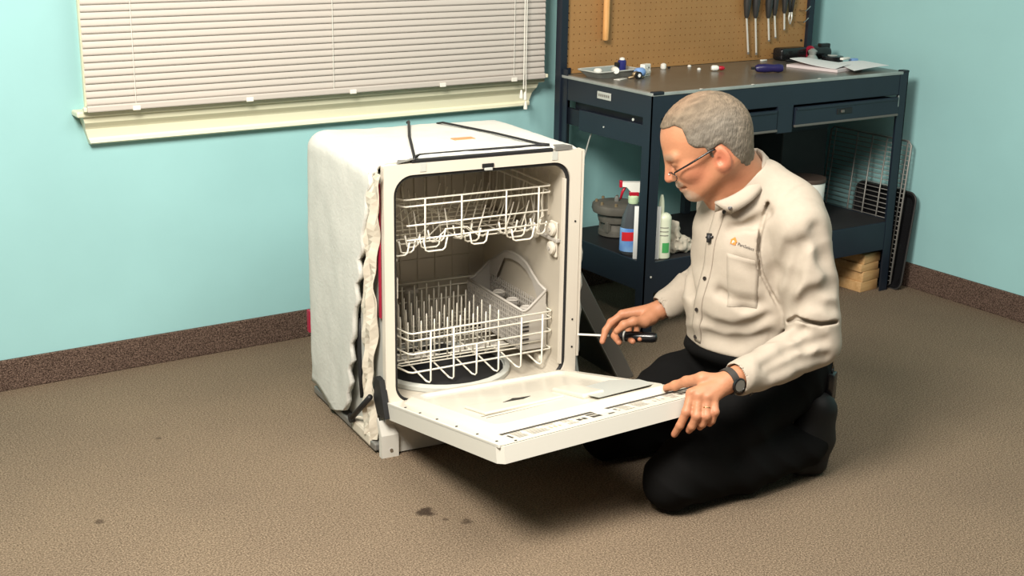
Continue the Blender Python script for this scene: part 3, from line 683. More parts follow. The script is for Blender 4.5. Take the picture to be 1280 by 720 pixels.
MB().bbox(-0.040, 0.012, 0.44, 0.455, 0.0, PLN, 0.003).map(pt).build('side_edge', 'paneledge', pn)

# ================================================================== WORKBENCH
B0, B1, BFY, BBY, BZ = -1.3855, -0.1178, -0.6635, -0.130, 0.8766
wb = thing('workbench', 'dark navy steel workbench with pegboard back in the corner', 'workbench', (-0.75, -0.40, 0.0))
def wp(mb, name, m, smooth=False, parent=None):
    return mb.map(lambda x, y, z: (x+0.75, y+0.40, z)).build(name, m, parent or wb, smooth=smooth)
LG = 0.045
def leg(x0, y0, z1, sx, sy):
    m = MB(); t = 0.004   # steel angle post: two flanges meeting at the outer corner
    xa, xb = (x0, x0+LG) if sx > 0 else (x0-LG, x0); ya, yb = (y0, y0+LG) if sy > 0 else (y0-LG, y0)
    m.box(xa, xb, y0 if sy > 0 else y0-t, y0+t if sy > 0 else y0, 0.0, z1)
    m.box(x0 if sx > 0 else x0-t, x0+t if sx > 0 else x0, ya, yb, 0.0, z1)
    return wp(m, 'leg', 'navy')
leg(B0, BFY, 0.872, 1, 1); leg(B1, BFY, 0.878, -1, 1); leg(B0, BBY, 0.90, 1, -1); leg(B1, BBY, 0.90, -1, -1)
wp(MB().bbox(B0-0.008, B0+0.022, BBY-0.012, BBY+0.022, 0.0, 1.62, 0.002), 'pegboard_post', 'navy')
wp(MB().bbox(B1-0.026, B1+0.004, BBY-0.012, BBY+0.022, 0.85, 1.62, 0.002), 'pegboard_post', 'navy')
wp(MB().bbox(B0+0.004, B1-0.004, BFY+0.004, BBY, BZ-0.022, BZ, 0.002), 'tabletop', 'benchtop')
wp(MB().bbox(B0, B1-0.03, BFY-0.001, BFY+0.012, BZ-0.009, BZ+0.002, 0.002), 'edge_strip', 'galv')
wp(MB().bbox(B0-0.001, B0+0.020, BFY, BBY, BZ-0.009, BZ+0.0015, 0.002), 'edge_strip', 'galv')
wp(MB().bbox(B1-0.028, B1+0.002, BFY-0.002, BFY+0.03, BZ-0.004, BZ+0.006, 0.003), 'corner_cap', 'navy_dark')
wp(MB().bbox(B0+0.002, B0+0.05, BFY-0.003, BFY+0.018, BZ-0.006, BZ+0.006, 0.003), 'corner_cap', 'navy_dark')
for (x, y) in ((-0.93, -0.662), (-0.60, -0.662), (-1.17, -0.662)): wp(MB().lathe([(0.006, 0), (0.006, 0.002)], (x, y, BZ+0.002), n=8), 'edge_bolt', 'chrome')
wp(MB().bbox(B0+0.005, B1-0.005, BFY+0.0015, BFY+0.010, 0.790, BZ-0.008, 0.002), 'front_apron', 'navy')
wp(MB().bbox(B0+0.002, B0+0.010, BFY+0.005, BBY, 0.790, BZ-0.008, 0.002), 'side_apron', 'navy')
wp(MB().bbox(B1-0.010, B1-0.002, BFY+0.005, BBY, 0.790, BZ-0.008, 0.002), 'side_apron', 'navy')
wp(MB().bbox(B0+0.002, B0+0.014, BFY+0.04, BBY-0.12, 0.690, 0.766, 0.002), 'side_rail', 'navy')
wp(MB().bbox(B0+0.012, B0+0.030, BBY-0.14, BBY, 0.70, 0.76, 0.002), 'side_rail', 'navy_dark')
wp(MB().box(B0+0.030, B0+0.036, BFY+0.04, BBY-0.06, 0.70, 0.80), 'drawer_slide', 'navy_dark')
lab(wp(MB().bbox(B0-0.002, B0+0.001, -0.438, -0.360, 0.822, 0.848, 0.001), 'nameplate', 'lightgrey'), 'small grey nameplate')
for i in range(6): wp(MB().box(B0-0.0025, B0-0.0018, -0.430+i*0.011, -0.423+i*0.011, 0.831, 0.840), 'nameplate_print', 'label_grey')
wp(MB().lathe([(0.005, 0), (0.005, 0.003)], (B0-0.001, -0.565, 0.776), 'x', 8), 'rail_bolt', 'chrome')
wp(MB().lathe([(0.003, 0), (0.003, 0.002)], (B0, -0.40, 0.725), 'x', 8), 'rail_bolt', 'chrome')
def drawer(x0, x1, z0, z1):
    d = wp(MB().bbox(x0, x1, BFY-0.006, BFY+0.006, z0, z1, 0.002), 'drawer', 'navy')
    wp(MB().box(x0+0.01, x1-0.01, BFY+0.01, BBY-0.08, z0+0.004, z1-0.004), 'drawer_body', 'navy_dark', parent=d)
    wp(MB().bbox(x0-0.002, x1+0.002, BFY-0.009, BFY-0.001, z0-0.003, z0+0.006, 0.002), 'drawer_lip', 'paneledge', parent=d)
    wp(MB().bbox(x0+0.004, x1-0.004, BFY-0.010, BFY-0.003, z1-0.012, z1-0.001, 0.002), 'drawer_lip', 'navy', parent=d)
    xm = (x0+x1)/2-0.03
    wp(MB().bbox(xm-0.03, xm+0.05, BFY-0.009, BFY-0.004, z0+0.028, z0+0.05, 0.002), 'drawer_pull', 'black', parent=d)
    wp(MB().bbox(xm-0.012, xm+0.004, BFY-0.014, BFY-0.006, z0+0.034, z0+0.044, 0.002), 'pull_latch', 'paneledge', parent=d)
drawer(-0.716, -0.168, 0.713, 0.783)
drawer(-1.320, -0.806, 0.703, 0.780)
wp(MB().bbox(B1-0.05, B1-0.044, BFY-0.004, BFY, 0.745, 0.788, 0.001), 'apron_return', 'galv')
wp(MB().bbox(-0.800, -0.722, BFY, BFY+0.05, 0.692, 0.792, 0.002), 'drawer_divider', 'navy')
wp(MB().bbox(-0.775, -0.745, BBY-0.03, BBY, 0.285, 0.792, 0.002), 'back_strut', 'navy_dark')
lab(wp(MB().bbox(B0+0.006, B1-0.006, BFY+0.004, BBY, 0.268, 0.285, 0.002), 'lower_shelf', 'shelfblack'), 'black lower shelf')
wp(MB().bbox(B0+0.002, B1-0.002, BFY+0.002, BFY+0.012, 0.172, 0.286, 0.002), 'shelf_apron', 'navy')
wp(MB().bbox(B0+0.002, B0+0.012, BFY+0.012, BBY, 0.180, 0.286, 0.002), 'shelf_apron', 'navy')
wp(MB().bbox(B1-0.012, B1-0.002, BFY+0.012, BBY, 0.180, 0.286, 0.002), 'shelf_apron', 'navy')
wp(MB().lathe([(0.004, 0), (0.004, 0.002)], (B0+0.028, BFY-0.002, 0.235), 'y', 8), 'shelf_bolt', 'chrome')
# pegboard with real holes
def pegboard(x0, x1, z0, z1, y, th, pitch=0.0254, r=0.0027):
    nx = int((x1-x0)/pitch); nz = int((z1-z0)/pitch); px = (x1-x0)/nx; pz = (z1-z0)/nz
    mb = MB()
    sq = [(1,0.0),(1,1),(0.0,1),(-1,1),(-1,0.0),(-1,-1),(0.0,-1),(1,-1)]
    for i in range(nx):
        for j in range(nz):
            cx, cz = x0+(i+0.5)*px, z0+(j+0.5)*pz
            o = [(cx+a*px/2, y, cz+b*pz/2) for a, b in sq]
            c = [(cx+r*math.cos(PI/4*q), y, cz+r*math.sin(PI/4*q)) for q in range(8)]
            d = [(a, y+th, b) for a, _, b in c]
            mb.add(o+c+d, [(q, (q+1) % 8, 8+(q+1) % 8, 8+q) for q in range(8)]+[(8+q, 8+(q+1) % 8, 16+(q+1) % 8, 16+q) for q in range(8)])
    mb.add([(x0, y+th, z0), (x1, y+th, z0), (x1, y+th, z1), (x0, y+th, z1)], [(0,1,2,3)])
    mb.add([(x0, y, z0), (x1, y, z0), (x1, y+th, z0), (x0, y+th, z0)], [(0,1,2,3)])
    return lab(wp(mb, 'pegboard', 'peg'), 'brown perforated pegboard back')
pegboard(B0+0.022, B1-0.026, 0.8775, 1.60, BBY+0.004, 0.006)
wp(MB().box(B0, B1, BBY, BBY+0.014, 0.80, 0.870), 'back_rail', 'navy')
wp(MB().lathe([(0.005, 0), (0.005, 0.002)], (-0.165, BBY+0.002, 0.945), 'y', 8), 'board_screw', 'black')

def small(name, label, cat, x, y, z, group=None, rz=0.0): return thing(name, label, cat, (x, y, z), rz, group)
def one(mb, name, m, label, cat, loc, rz=0.0, smooth=A40, group=None):
    o = mb.build(name, m, None, smooth=smooth); o.location = loc; o.rotation_euler = (0, 0, rz); return tag(o, label, cat, group)
# ---- tools hanging on the board
hy = BBY-0.019
t = small('wooden_handle', 'orange wooden tool handle hanging on the left of the pegboard', 'tool handle', -1.197, hy, 0.994)
MB().lathe([(0.008, 0), (0.0115, 0.004), (0.012, 0.05), (0.0125, 0.30), (0.010, 0.33)], n=14).build('shaft', 'dowel', t, smooth=A40)
MB().tube([(0, 0.023, 0.34), (0, -0.004, 0.34), (0, -0.006, 0.325)], 0.003, 6).build('peg_hook', 'steel', t)
desc = ['longest shafted nut driver, leftmost of the hanging row', 'second nut driver from the left with a long bright shaft', 'third nut driver in the hanging row, middle length shaft', 'fourth nut driver in the row, medium short shaft', 'fifth and shortest nut driver at the right of the row']
for i, (x, zh, xs_, zs_) in enumerate(((-0.498, 1.050, -0.472, 0.906), (-0.450, 1.048, -0.428, 0.901), (-0.380, 1.045, -0.363, 0.952), (-0.346, 1.054, -0.328, 0.963), (-0.293, 1.061, -0.282, 0.993))):
    t = small('nut_driver', desc[i], 'screwdriver', x, hy, zh, 'nut drivers hanging on the pegboard')
    s_ = 1.0 if i < 3 else 0.85
    MB().lathe([(0.007*s_, 0), (0.010*s_, 0.010), (0.013*s_, 0.035), (0.0155*s_, 0.055), (0.0155*s_, 0.12), (0.012*s_, 0.135), (0.004, 0.14)], n=14).build('handle', 'handle', t, smooth=A40)
    dx, dz = xs_-x, zs_-zh
    MB().tube([(0, 0, 0.002), (dx, 0.004, dz)], 0.0038, 8).build('shaft', 'chrome', t, smooth=A40)
    MB().tube([(dx*0.94, 0.004, dz*0.94), (dx, 0.004, dz)], 0.0045, 8).build('socket', 'greymetal', t, smooth=A40)
    MB().tube([(0, 0.022, 0.143), (0, -0.002, 0.143), (0, -0.004, 0.13)], 0.003, 6).build('peg_hook', 'steel', t)
t = small('pliers', 'small pliers with black handles at the right end of the tool row', 'pliers', -0.258, hy, 1.020)
MB().tube([(-0.004, 0, 0.045), (-0.010, 0, 0.10), (-0.004, 0, 0.14)], [0.005, 0.0065, 0.005], 8).build('handle', 'handle', t, smooth=True)
MB().tube([(0.006, 0, 0.045), (0.014, 0, 0.10), (0.010, 0, 0.14)], [0.005, 0.0065, 0.005], 8).build('handle', 'handle', t, smooth=True)
MB().tube([(-0.004, 0, 0.045), (-0.008, 0, 0.02), (0.0, 0, -0.004)], [0.004, 0.003, 0.002], 8).build('jaw', 'chrome', t, smooth=True)
MB().tube([(0.006, 0, 0.045), (0.009, 0, 0.02), (0.003, 0, -0.004)], [0.004, 0.003, 0.002], 8).build('jaw', 'chrome', t, smooth=True)
MB().tube([(0.001, 0.022, 0.15), (0.001, -0.004, 0.15), (0.001, -0.006, 0.13)], 0.003, 6).build('peg_hook', 'steel', t)
for (x, z, l) in ((-0.190, 1.068, 'empty steel peg hook above the black case'), (-0.196, 1.022, 'lower empty steel peg hook by the board edge')):
    one(MB().tube([(0, 0.020, 0.0), (0, -0.016, 0.0), (0.012, -0.020, 0.010), (0.022, -0.020, 0.018)], 0.0022, 6), 'peg_hook', 'steel', l, 'hook', (x, hy, z))

# ---- things on the bench top
tz = BZ+0.0005
def tray():
    t = small('parts_tray', 'shallow grey metal tray of loose parts on the left bench end', 'tray', -1.250, -0.245, tz, rz=0.06)
    o = rrect(-0.105, 0.105, -0.062, 0.062, 0.02, 4); b = rrect(-0.078, 0.078, -0.042, 0.042, 0.015, 4); i = rrect(-0.096, 0.096, -0.054, 0.054, 0.018, 4); bi = rrect(-0.074, 0.074, -0.038, 0.038, 0.014, 4); k = len(o)
    vs = [(x, y, 0) for x, y in b]+[(x, y, 0.026) for x, y in o]+[(x, y, 0.026) for x, y in i]+[(x, y, 0.003) for x, y in bi]
    fs = [(a*k+q, a*k+(q+1) % k, (a+1)*k+(q+1) % k, (a+1)*k+q) for a in range(3) for q in range(k)]+[tuple(range(k)), tuple(range(3*k, 4*k))]
    MB().add(vs, fs).build('pan', 'galv', t)
    MB().tube([(x, y, 0.026) for x, y in o], 0.0025, 6, closed=True).build('rolled_rim', 'lightgrey', t, smooth=True)
tray()
one(MB().lathe([(0.014, 0), (0.016, 0.004), (0.016, 0.016), (0.010, 0.022), (0.004, 0.023)], n=12), 'plastic_stopper', 'whiteplastic', 'small white cap lying in the back of the metal tray', 'cap', (-1.285, -0.225, tz+0.006), 0.2)
one(MB().lathe([(0.011, -0.018), (0.013, -0.01), (0.013, 0.01), (0.009, 0.018)], (0, 0, 0.013), 'x', 12), 'white_nozzle', 'whiteplastic', 'white plastic nozzle hanging over the front rim of the tray', 'nozzle', (-1.262, -0.296, tz+0.016), 1.2)
t = small('blue_solenoid', 'deep blue coil with white top standing among the tray parts', 'coil', -1.195, -0.250, tz+0.003)
MB().lathe([(0.014, 0), (0.016, 0.004), (0.016, 0.05), (0.012, 0.054)], n=14).build('coil_body', 'blue', t, smooth=A40)
MB().lathe([(0.010, 0.054), (0.010, 0.060), (0.004, 0.063)], n=10).build('top_button', 'whiteplastic', t, smooth=A40)
MB().bbox(-0.030, -0.016, -0.008, 0.008, 0.03, 0.046, 0.002).build('terminal', 'black', t)
t = small('water_valve', 'pale blue valve fitting with clear tube beside the tray', 'valve', -1.165, -0.318, tz, rz=0.2)
MB().lathe([(0.012, -0.02), (0.017, -0.014), (0.017, 0.014), (0.012, 0.02)], (0, 0, 0.018), 'x', 14).build('valve_body', 'paleblue', t, smooth=A40)
MB().lathe([(0.011, 0.018), (0.011, 0.05)], (0, 0, 0.018), 'x', 12).build('clear_tube', 'clear', t, smooth=A40)
MB().tube([(-0.02, 0, 0.018), (-0.045, -0.01, 0.014)], 0.008, 8).build('inlet', 'brass', t, smooth=True)
t = small('switch_block', 'square white plastic switch block standing on the bench', 'switch', -1.125, -0.300, tz, rz=0.35)
MB().bbox(-0.022, 0.022, -0.010, 0.010, 0.0, 0.044, 0.002).build('housing', 'whiteplastic', t)
MB().box(0.004, 0.010, -0.0108, -0.009, 0.012, 0.034).build('slot', 'black', t)
MB().box(-0.018, -0.004, -0.0108, -0.009, 0.018, 0.030).build('contact', 'lightgrey', t)
t = small('rubber_ring', 'black rubber ring with white centre at the bench edge', 'ring', -1.200, -0.355, tz)
MB().lathe([(0.006, -0.005), (0.0135, -0.005), (0.0135, 0.005), (0.006, 0.005)], (0, 0, 0.0135), 'y', 16).build('ring', 'black', t, smooth=A40)
MB().lathe([(0.0065, -0.004), (0.0065, 0.004)], (0, -0.002, 0.0135), 'y', 12).build('plug', 'white', t, smooth=A40)
one(MB().tube([(0, 0, 0.004), (0.03, 0.004, 0.006), (0.045, -0.012, 0.005), (0.06, -0.01, 0.004)], 0.004, 6), 'hose_clip', 'brass', 'bent brass clip lying in front of the tray', 'clip', (-1.230, -0.335, tz), 0.0, smooth=True)
one(MB().bbox(-0.03, 0.03, -0.012, 0.012, 0, 0.003, 0.001), 'metal_plate', 'chrome', 'flat bright metal strip lying in front of the tray', 'plate', (-1.265, -0.335, tz), 0.4)
one(MB().lathe([(0.009, 0), (0.012, 0.004), (0.011, 0.018), (0.004, 0.022)], n=10), 'white_plug', 'whiteplastic', 'white plug standing alone against the back of the bench', 'plug', (-0.935, -0.175, tz))
one(MB().lathe([(0.004, 0), (0.006, 0.003), (0.004, 0.006)], n=8), 'black_washer', 'black', 'tiny black washer beside the lone white plug', 'washer', (-0.903, -0.170, tz))
one(MB().lathe([(0.007, 0), (0.008, 0.004), (0.004, 0.008)], n=8), 'white_bead', 'whiteplastic', 'tiny white bead furthest back in the middle of the bench', 'bead', (-0.805, -0.175, tz))
one(MB().lathe([(0.007, 0), (0.008, 0.004), (0.004, 0.008)], n=8), 'white_bead', 'whiteplastic', 'tiny white bead lying left of the red tipped fitting', 'bead', (-0.830, -0.260, tz))
t = small('fitting', 'small white fitting with a red tip lying mid bench', 'fitting', -0.795, -0.310, tz, rz=-0.5)
MB().lathe([(0.008, -0.014), (0.011, -0.008), (0.011, 0.008), (0.007, 0.014)], (0, 0, 0.0112), 'x', 10).build('body', 'whiteplastic', t, smooth=A40)
MB().lathe([(0.006, 0.014), (0.008, 0.02), (0.008, 0.032), (0.003, 0.038)], (0, 0, 0.0112), 'x', 10).build('tip', 'redplastic', t, smooth=A40)
t = small('utility_knife', 'stubby dark purple utility handle lying near the bench front', 'knife', -0.645, -0.440, tz, rz=-0.45)
MB().lathe([(0.009, -0.05), (0.015, -0.04), (0.017, -0.01), (0.014, 0.02), (0.017, 0.04), (0.013, 0.056), (0.004, 0.06)], (0, 0, 0.0172), 'x', 14).build('grip', 'purple', t, smooth=A40)
MB().bbox(-0.066, -0.048, -0.005, 0.005, 0.012, 0.022, 0.002).build('blade_nose', 'black', t)
one(MB().bbox(-0.016, 0.016, -0.006, 0.006, 0, 0.006, 0.002), 'white_bar', 'whiteplastic', 'short white plastic bar near the pegboard below the drivers', 'bar', (-0.405, -0.165, tz), 0.1)
t = small('black_case', 'long black tool case lying against the pegboard', 'case', -0.265, -0.180, tz, rz=-0.05)
MB().bbox(-0.080, 0.060, -0.03, 0.03, 0.0, 0.050, 0.012, 3).build('shell', 'blackgloss', t, smooth=A40)
MB().box(-0.081, 0.061, -0.031, 0.031, 0.024, 0.0265).build('seam', 'black', t)
t = small('drill_driver', 'black and dark red cordless driver lying at the bench corner', 'drill', -0.168, -0.235, tz, rz=-0.1)
MB().lathe([(0.012, -0.05), (0.026, -0.04), (0.028, 0.03), (0.020, 0.05)], (0, 0, 0.03), 'x', 14).build('motor_body', 'blackgloss', t, smooth=A40)
MB().lathe([(0.0285, -0.048), (0.029, -0.044), (0.0285, -0.040)], (0, 0, 0.03), 'x', 14).build('collar', 'red', t, smooth=A40)
MB().bbox(0.0, 0.05, -0.012, 0.012, 0.045, 0.066, 0.004).build('handle', 'blackgloss', t)
t = small('tape_roll', 'roll of black tape with pale centre behind the papers', 'tape', -0.168, -0.312, tz)
MB().lathe([(0.018, 0.002), (0.043, 0), (0.043, 0.024), (0.018, 0.026)], n=22).build('roll', 'blackgloss', t, smooth=A40)
MB().lathe([(0.017, 0.004), (0.020, 0.004), (0.020, 0.0275), (0.0, 0.0275)], n=16).build('core', 'lightgrey', t, smooth=A40)
one(MB().bbox(-0.05, 0.05, -0.006, 0.006, 0, 0.010, 0.002), 'black_bar', 'black', 'thin black bar lying in front of the long black case', 'bar', (-0.300, -0.245, tz), -0.2)
def sheet(name, m, label, pts, bump, loc, th=0.0012, n=10):
    (ax, ay), (bx, by), (cx_, cy_), (dx, dy) = pts; vs = []
    for i in range(n+1):
        for j in range(n+1):
            u, v = i/n, j/n
            x = (ax*(1-u)+bx*u)*(1-v)+(dx*(1-u)+cx_*u)*v; y = (ay*(1-u)+by*u)*(1-v)+(dy*(1-u)+cy_*u)*v
            vs.append((x-loc[0], y-loc[1], bump(u, v)))
    k = n+1; N_ = len(vs); vs += [(x, y, z+th) for x, y, z in vs]
    fs = [(i*k+j, (i+1)*k+j, (i+1)*k+j+1, i*k+j+1) for i in range(n) for j in range(n)]; fs += [tuple(N_+q for q in f) for f in fs]
    bd = [i*k for i in range(k)]+[n*k+j for j in range(1, k)]+[i*k+n for i in range(n-1, -1, -1)]+[j for j in range(n-1, 0, -1)]
    fs += [(bd[q], bd[(q+1) % len(bd)], N_+bd[(q+1) % len(bd)], N_+bd[q]) for q in range(len(bd))]
    o = MB().add(vs, fs).build(name, m, None, smooth=A40); o.location = loc; return tag(o, label, 'paper')
sheet('paper_pad', 'pinkpaper', 'pale pink pad of papers under the loose white sheets', [(-0.455, -0.345), (-0.400, -0.560), (-0.220, -0.520), (-0.235, -0.300)], lambda u, v: 0.0, (-0.33, -0.43, tz), 0.010)
sheet('paper_sheet', 'paper', 'curled white sheet lying on the pink paper pad', [(-0.440, -0.345), (-0.395, -0.545), (-0.235, -0.500), (-0.245, -0.300)], lambda u, v: 0.001+0.020*(1-v)*(1-u)**2+0.006*math.sin(3*v), (-0.33, -0.43, tz+0.0105))
sheet('paper_sheet', 'paper', 'flat white sheet overhanging the front right of the bench', [(-0.265, -0.420), (-0.380, -0.625), (-0.150, -0.590), (-0.130, -0.440)], lambda u, v: 0.0125+0.004*math.sin(2.2*v), (-0.26, -0.50, tz+0.0005))
t = one(MB().lathe([(0.020, 0), (0.028, 0.01), (0.014, 0.03), (0.02, 0.045), (0.006, 0.055)], n=9), 'crumpled_foil', 'galv', 'crumpled scrap of foil between the driver and papers', 'foil', (-0.255, -0.285, tz))
one(MB().bbox(-0.018, 0.018, -0.010, 0.010, 0, 0.020, 0.003), 'blue_block', 'paleblue', 'small pale blue block behind the loose paper sheet', 'block', (-0.125, -0.385, tz))
one(MB().bbox(-0.026, 0.026, -0.008, 0.008, 0, 0.009, 0.002), 'white_clip', 'whiteplastic', 'white plastic clip lying on the rear edge of the papers', 'clip', (-0.190, -0.400, tz+0.02), 0.2)

# ---- things on the lower shelf
sz = 0.2855
t = small('wash_pump', 'round grey dishwasher pump housing with brass bolts on the lower shelf', 'pump', -1.222, -0.285, sz)
MB().lathe([(0.050, 0), (0.058, 0.006), (0.058, 0.022), (0.050, 0.026), (0.046, 0.05), (0.058, 0.056), (0.062, 0.075), (0.060, 0.085), (0.078, 0.092), (0.082, 0.104), (0.080, 0.122), (0.060, 0.128), (0.02, 0.130)], n=28).map(lambda x, y, z: (x*1.13, y*1.13, z)).build('housing', 'motor', t, smooth=A40)
for i in range(4):
    a = i*PI/2+0.4; MB().bbox(0.052*math.cos(a)-0.008, 0.052*math.cos(a)+0.008, 0.052*math.sin(a)-0.008, 0.052*math.sin(a)+0.008, 0.02, 0.062, 0.002).map(lambda x, y, z: (x*1.13, y*1.13, z)).build('support_post', 'motor', t)
for i in range(8):
    a = i*PI/4+0.1; MB().lathe([(0.005, 0), (0.005, 0.016), (0.003, 0.018)], (0.066*math.cos(a), 0.066*math.sin(a), 0.118), n=8).map(lambda x, y, z: (x*1.13, y*1.13, z)).build('bolt', 'brass', t, smooth=A40)
MB().lathe([(0.008, 0.13), (0.008, 0.142), (0.005, 0.15)], n=8).map(lambda x, y, z: (x*1.13, y*1.13, z)).build('shaft_stub', 'greymetal', t, smooth=A40)
t = small('spray_bottle', 'dark spray cleaner bottle with red trigger and blue label', 'spray bottle', -1.340, -0.530, sz, rz=-0.55)
MB().lathe([(0.036, 0), (0.042, 0.006), (0.043, 0.03), (0.042, 0.10), (0.036, 0.14), (0.022, 0.175), (0.016, 0.19), (0.016, 0.205)], n=20).map(lambda x, y, z: (x, y*0.72, z)).build('bottle', 'clearbottle', t, smooth=A40)
MB().lathe([(0.0435, 0.014), (0.0442, 0.02), (0.0436, 0.092), (0.0425, 0.098)], n=24).map(lambda x, y, z: (x, y*0.73, z)).build('label', 'labelblue', t, smooth=A40)
rp = []
for q in range(9):
    a = -2.6+q*0.24; rp.append((0.0448*math.cos(a), 0.0448*0.74*math.sin(a)))
vs = [(x, y, 0.052+0.006*i/8) for i, (x, y) in enumerate(rp)]+[(x, y, 0.084+0.006*i/8) for i, (x, y) in enumerate(rp)]
MB().add(vs, [(i, i+1, 10+i, 9+i) for i in range(8)]).build('label_band', 'labelred', t)
MB().lathe([(0.017, 0.185), (0.019, 0.19), (0.019, 0.21), (0.015, 0.214)], n=14).build('collar', 'greencap', t, smooth=A40)
MB().bbox(-0.016, 0.018, -0.012, 0.012, 0.212, 0.228, 0.003).build('trigger_collar', 'redplastic', t)
MB().prism([(-0.042, 0.262), (0.024, 0.262), (0.024, 0.226), (-0.010, 0.226), (-0.026, 0.244), (-0.042, 0.246)], -0.011, 0.011, 'xz').build('spray_head', 'whiteplastic', t)
MB().bbox(-0.052, -0.041, -0.009, 0.009, 0.242, 0.266, 0.002).build('nozzle', 'redplastic', t)
MB().tube([(-0.030, 0, 0.246), (-0.040, 0, 0.225), (-0.046, 0, 0.200)], [0.005, 0.005, 0.004], 8).build('trigger', 'redplastic', t, smooth=True)
one(MB().bbox(-0.046, 0.046, -0.002, 0.002, 0, 0.19, 0.001), 'white_board', 'white', 'upright white card strip standing behind the front bench leg', 'card', (-1.340, -0.612, sz), -0.583)
t = small('squeeze_bottle', 'slim cream squeeze bottle with green label and spout', 'bottle', -1.277, -0.628, sz)
MB().lathe([(0.022, 0), (0.0255, 0.004), (0.026, 0.14), (0.0255, 0.150), (0.020, 0.158), (0.012, 0.163)], n=20).build('bottle', 'cream', t, smooth=A40)
MB().lathe([(0.0105, 0.160), (0.0105, 0.185), (0.009, 0.205), (0.006, 0.222), (0.004, 0.228)], n=12).map(lambda x, y, z: (x-0.010, y+0.006, z)).build('spout', 'cream', t, smooth=A40)
def curved(c, r, a0, a1, z0, z1, n=6):
    vs = []
    for q in range(n+1):
        a = a0+(a1-a0)*q/n; vs += [(c[0]+r*math.cos(a), c[1]+r*math.sin(a), z0), (c[0]+r*math.cos(a), c[1]+r*math.sin(a), z1)]
    return MB().add(vs, [(2*q, 2*q+2, 2*q+3, 2*q+1) for q in range(n)])
va = math.atan2(-3.5, -2.97)
curved((0, 0), 0.0264, va-0.1, va+0.9, 0.024, 0.060).build('label', 'green', t)
for i in range(3): curved((0, 0), 0.0264, va-0.7, va+0.7, 0.085+i*0.014, 0.088+i*0.014).build('label_print', 'label_grey', t)
def rag():
    s = SDF((-0.07, -0.06, -0.01), (0.07, 0.06, 0.13), 0.004)
    for c, r in (((-0.005, 0, 0.03), (0.045, 0.04, 0.035)), ((-0.02, 0.01, 0.07), (0.028, 0.028, 0.045)), ((0.03, -0.01, 0.03), (0.030, 0.028, 0.026))): s.ell(c, r, k=0.015)
    s.disp(lambda P: 0.010*vnoise(P*55, 2)+0.006*vnoise(P*110, 5), (-0.08, -0.07, -0.02), (0.08, 0.07, 0.14))
    s.comb(lambda P: -P[..., 2], (-0.08, -0.08, -0.02), (0.08, 0.08, 0.14), 0.002, 'i')
    o = sdf_obj('cleaning_rag', s.mesh(1), 'rag'); o.location = (-1.180, -0.590, sz); tag(o, 'crumpled beige cleaning rag beside the cream squeeze bottle', 'rag')
rag()
t = small('plastic_tub', 'white round tub with brown lid on the shelf behind the man', 'tub', -0.405, -0.450, sz)
MB().lathe([(0.066, 0), (0.070, 0.003), (0.076, 0.150), (0.074, 0.153)], n=26).build('tub_body', 'whiteplastic', t, smooth=A40)
MB().lathe([(0.078, 0.153), (0.079, 0.162), (0.077, 0.168), (0.0, 0.168)], n=26).build('lid', 'browntop', t, smooth=A40)
t = small('tall_box', 'tall plain black box standing at the back of the lower shelf', 'box', -0.320, -0.260, sz)
MB().bbox(-0.13, 0.12, -0.09, 0.09, 0.0, 0.40, 0.004).build('box_body', 'shelfblack', t)
MB().bbox(-0.132, 0.122, -0.092, 0.092, 0.33, 0.405, 0.004).build('box_lid', 'navy_dark', t)
tag(MB().tube([(0.004, -0.02, 0.40), (0, 0.0, 0.385), (0, 0.012, 0.36), (-0.002, 0.04, 0.28), (0, 0.055, 0.20), (0, 0.06, 0.05), (0.0, 0.06, 0.004)], 0.003, 6).build('power_cable', 'lightgrey', None, smooth=True), 'thin grey cable hanging from the left bench rail', 'cable').location = (-1.362, -0.300, 0.30)
# ---- oven rack, baking tray and timber at the right end
rk = thing('oven_rack', 'wire oven rack leaning on the right wall behind the bench leg', 'oven rack', (-0.040, -0.450, 0.0))
def rkp(y, z): return (-0.055+0.048*(z/0.60), y, z)
y0, y1, z0, z1 = -0.640+0.45, 0, 0, 0
rim = [(-0.205, 0.02), (-0.205, 0.58), (-0.19, 0.595), (0.205, 0.595), (0.22, 0.58), (0.22, 0.02), (0.205, 0.006), (-0.19, 0.006)]
MB().tube([rkp(y, z) for y, z in rim], 0.0042, 6, closed=True).build('rim', 'greymetal', rk, smooth=True)
g = MB().tube([rkp(-0.205, 0), rkp(0.22, 0)], 0.0018, 5).build('thin_wire', 'greymetal', rk, smooth=True)
g.location = rkp(0, 0.03)
o0 = Vector(rkp(0, 0.0)); g.location = Vector(rkp(0, 0.03))-o0
for i in range(1, 30): link('thin_wire', g.data, rk, tuple(Vector(rkp(0, 0.03+i*0.0188))-o0))
for y in (0.19, 0.07, -0.01, -0.085, -0.19): MB().tube([rkp(y, 0.008), rkp(y, 0.592)], 0.0034, 6).map(lambda x, y, z: (x-0.005, y, z)).build('thick_wire', 'greymetal', rk, smooth=True)
bt = thing('baking_tray', 'black rounded baking tray leaning against the right wall', 'baking tray', (-0.055, -0.55, 0.0))
o1 = rrect(-0.155, 0.155, 0.0, 0.395, 0.035, 6); o2 = rrect(-0.145, 0.145, 0.010, 0.385, 0.030, 6); o3 = rrect(-0.128, 0.128, 0.028, 0.368, 0.025, 6); k = len(o1)
def btp(x, y, z): return (x-0.005+0.045*z/0.4, y, z)
vs = [btp(-0.030, y, z) for y, z in o1]+[btp(-0.030, y, z) for y, z in o2]+[btp(-0.012, y, z) for y, z in o3]+[btp(-0.009, y, z) for y, z in o3]+[btp(-0.026, y, z) for y, z in o1]
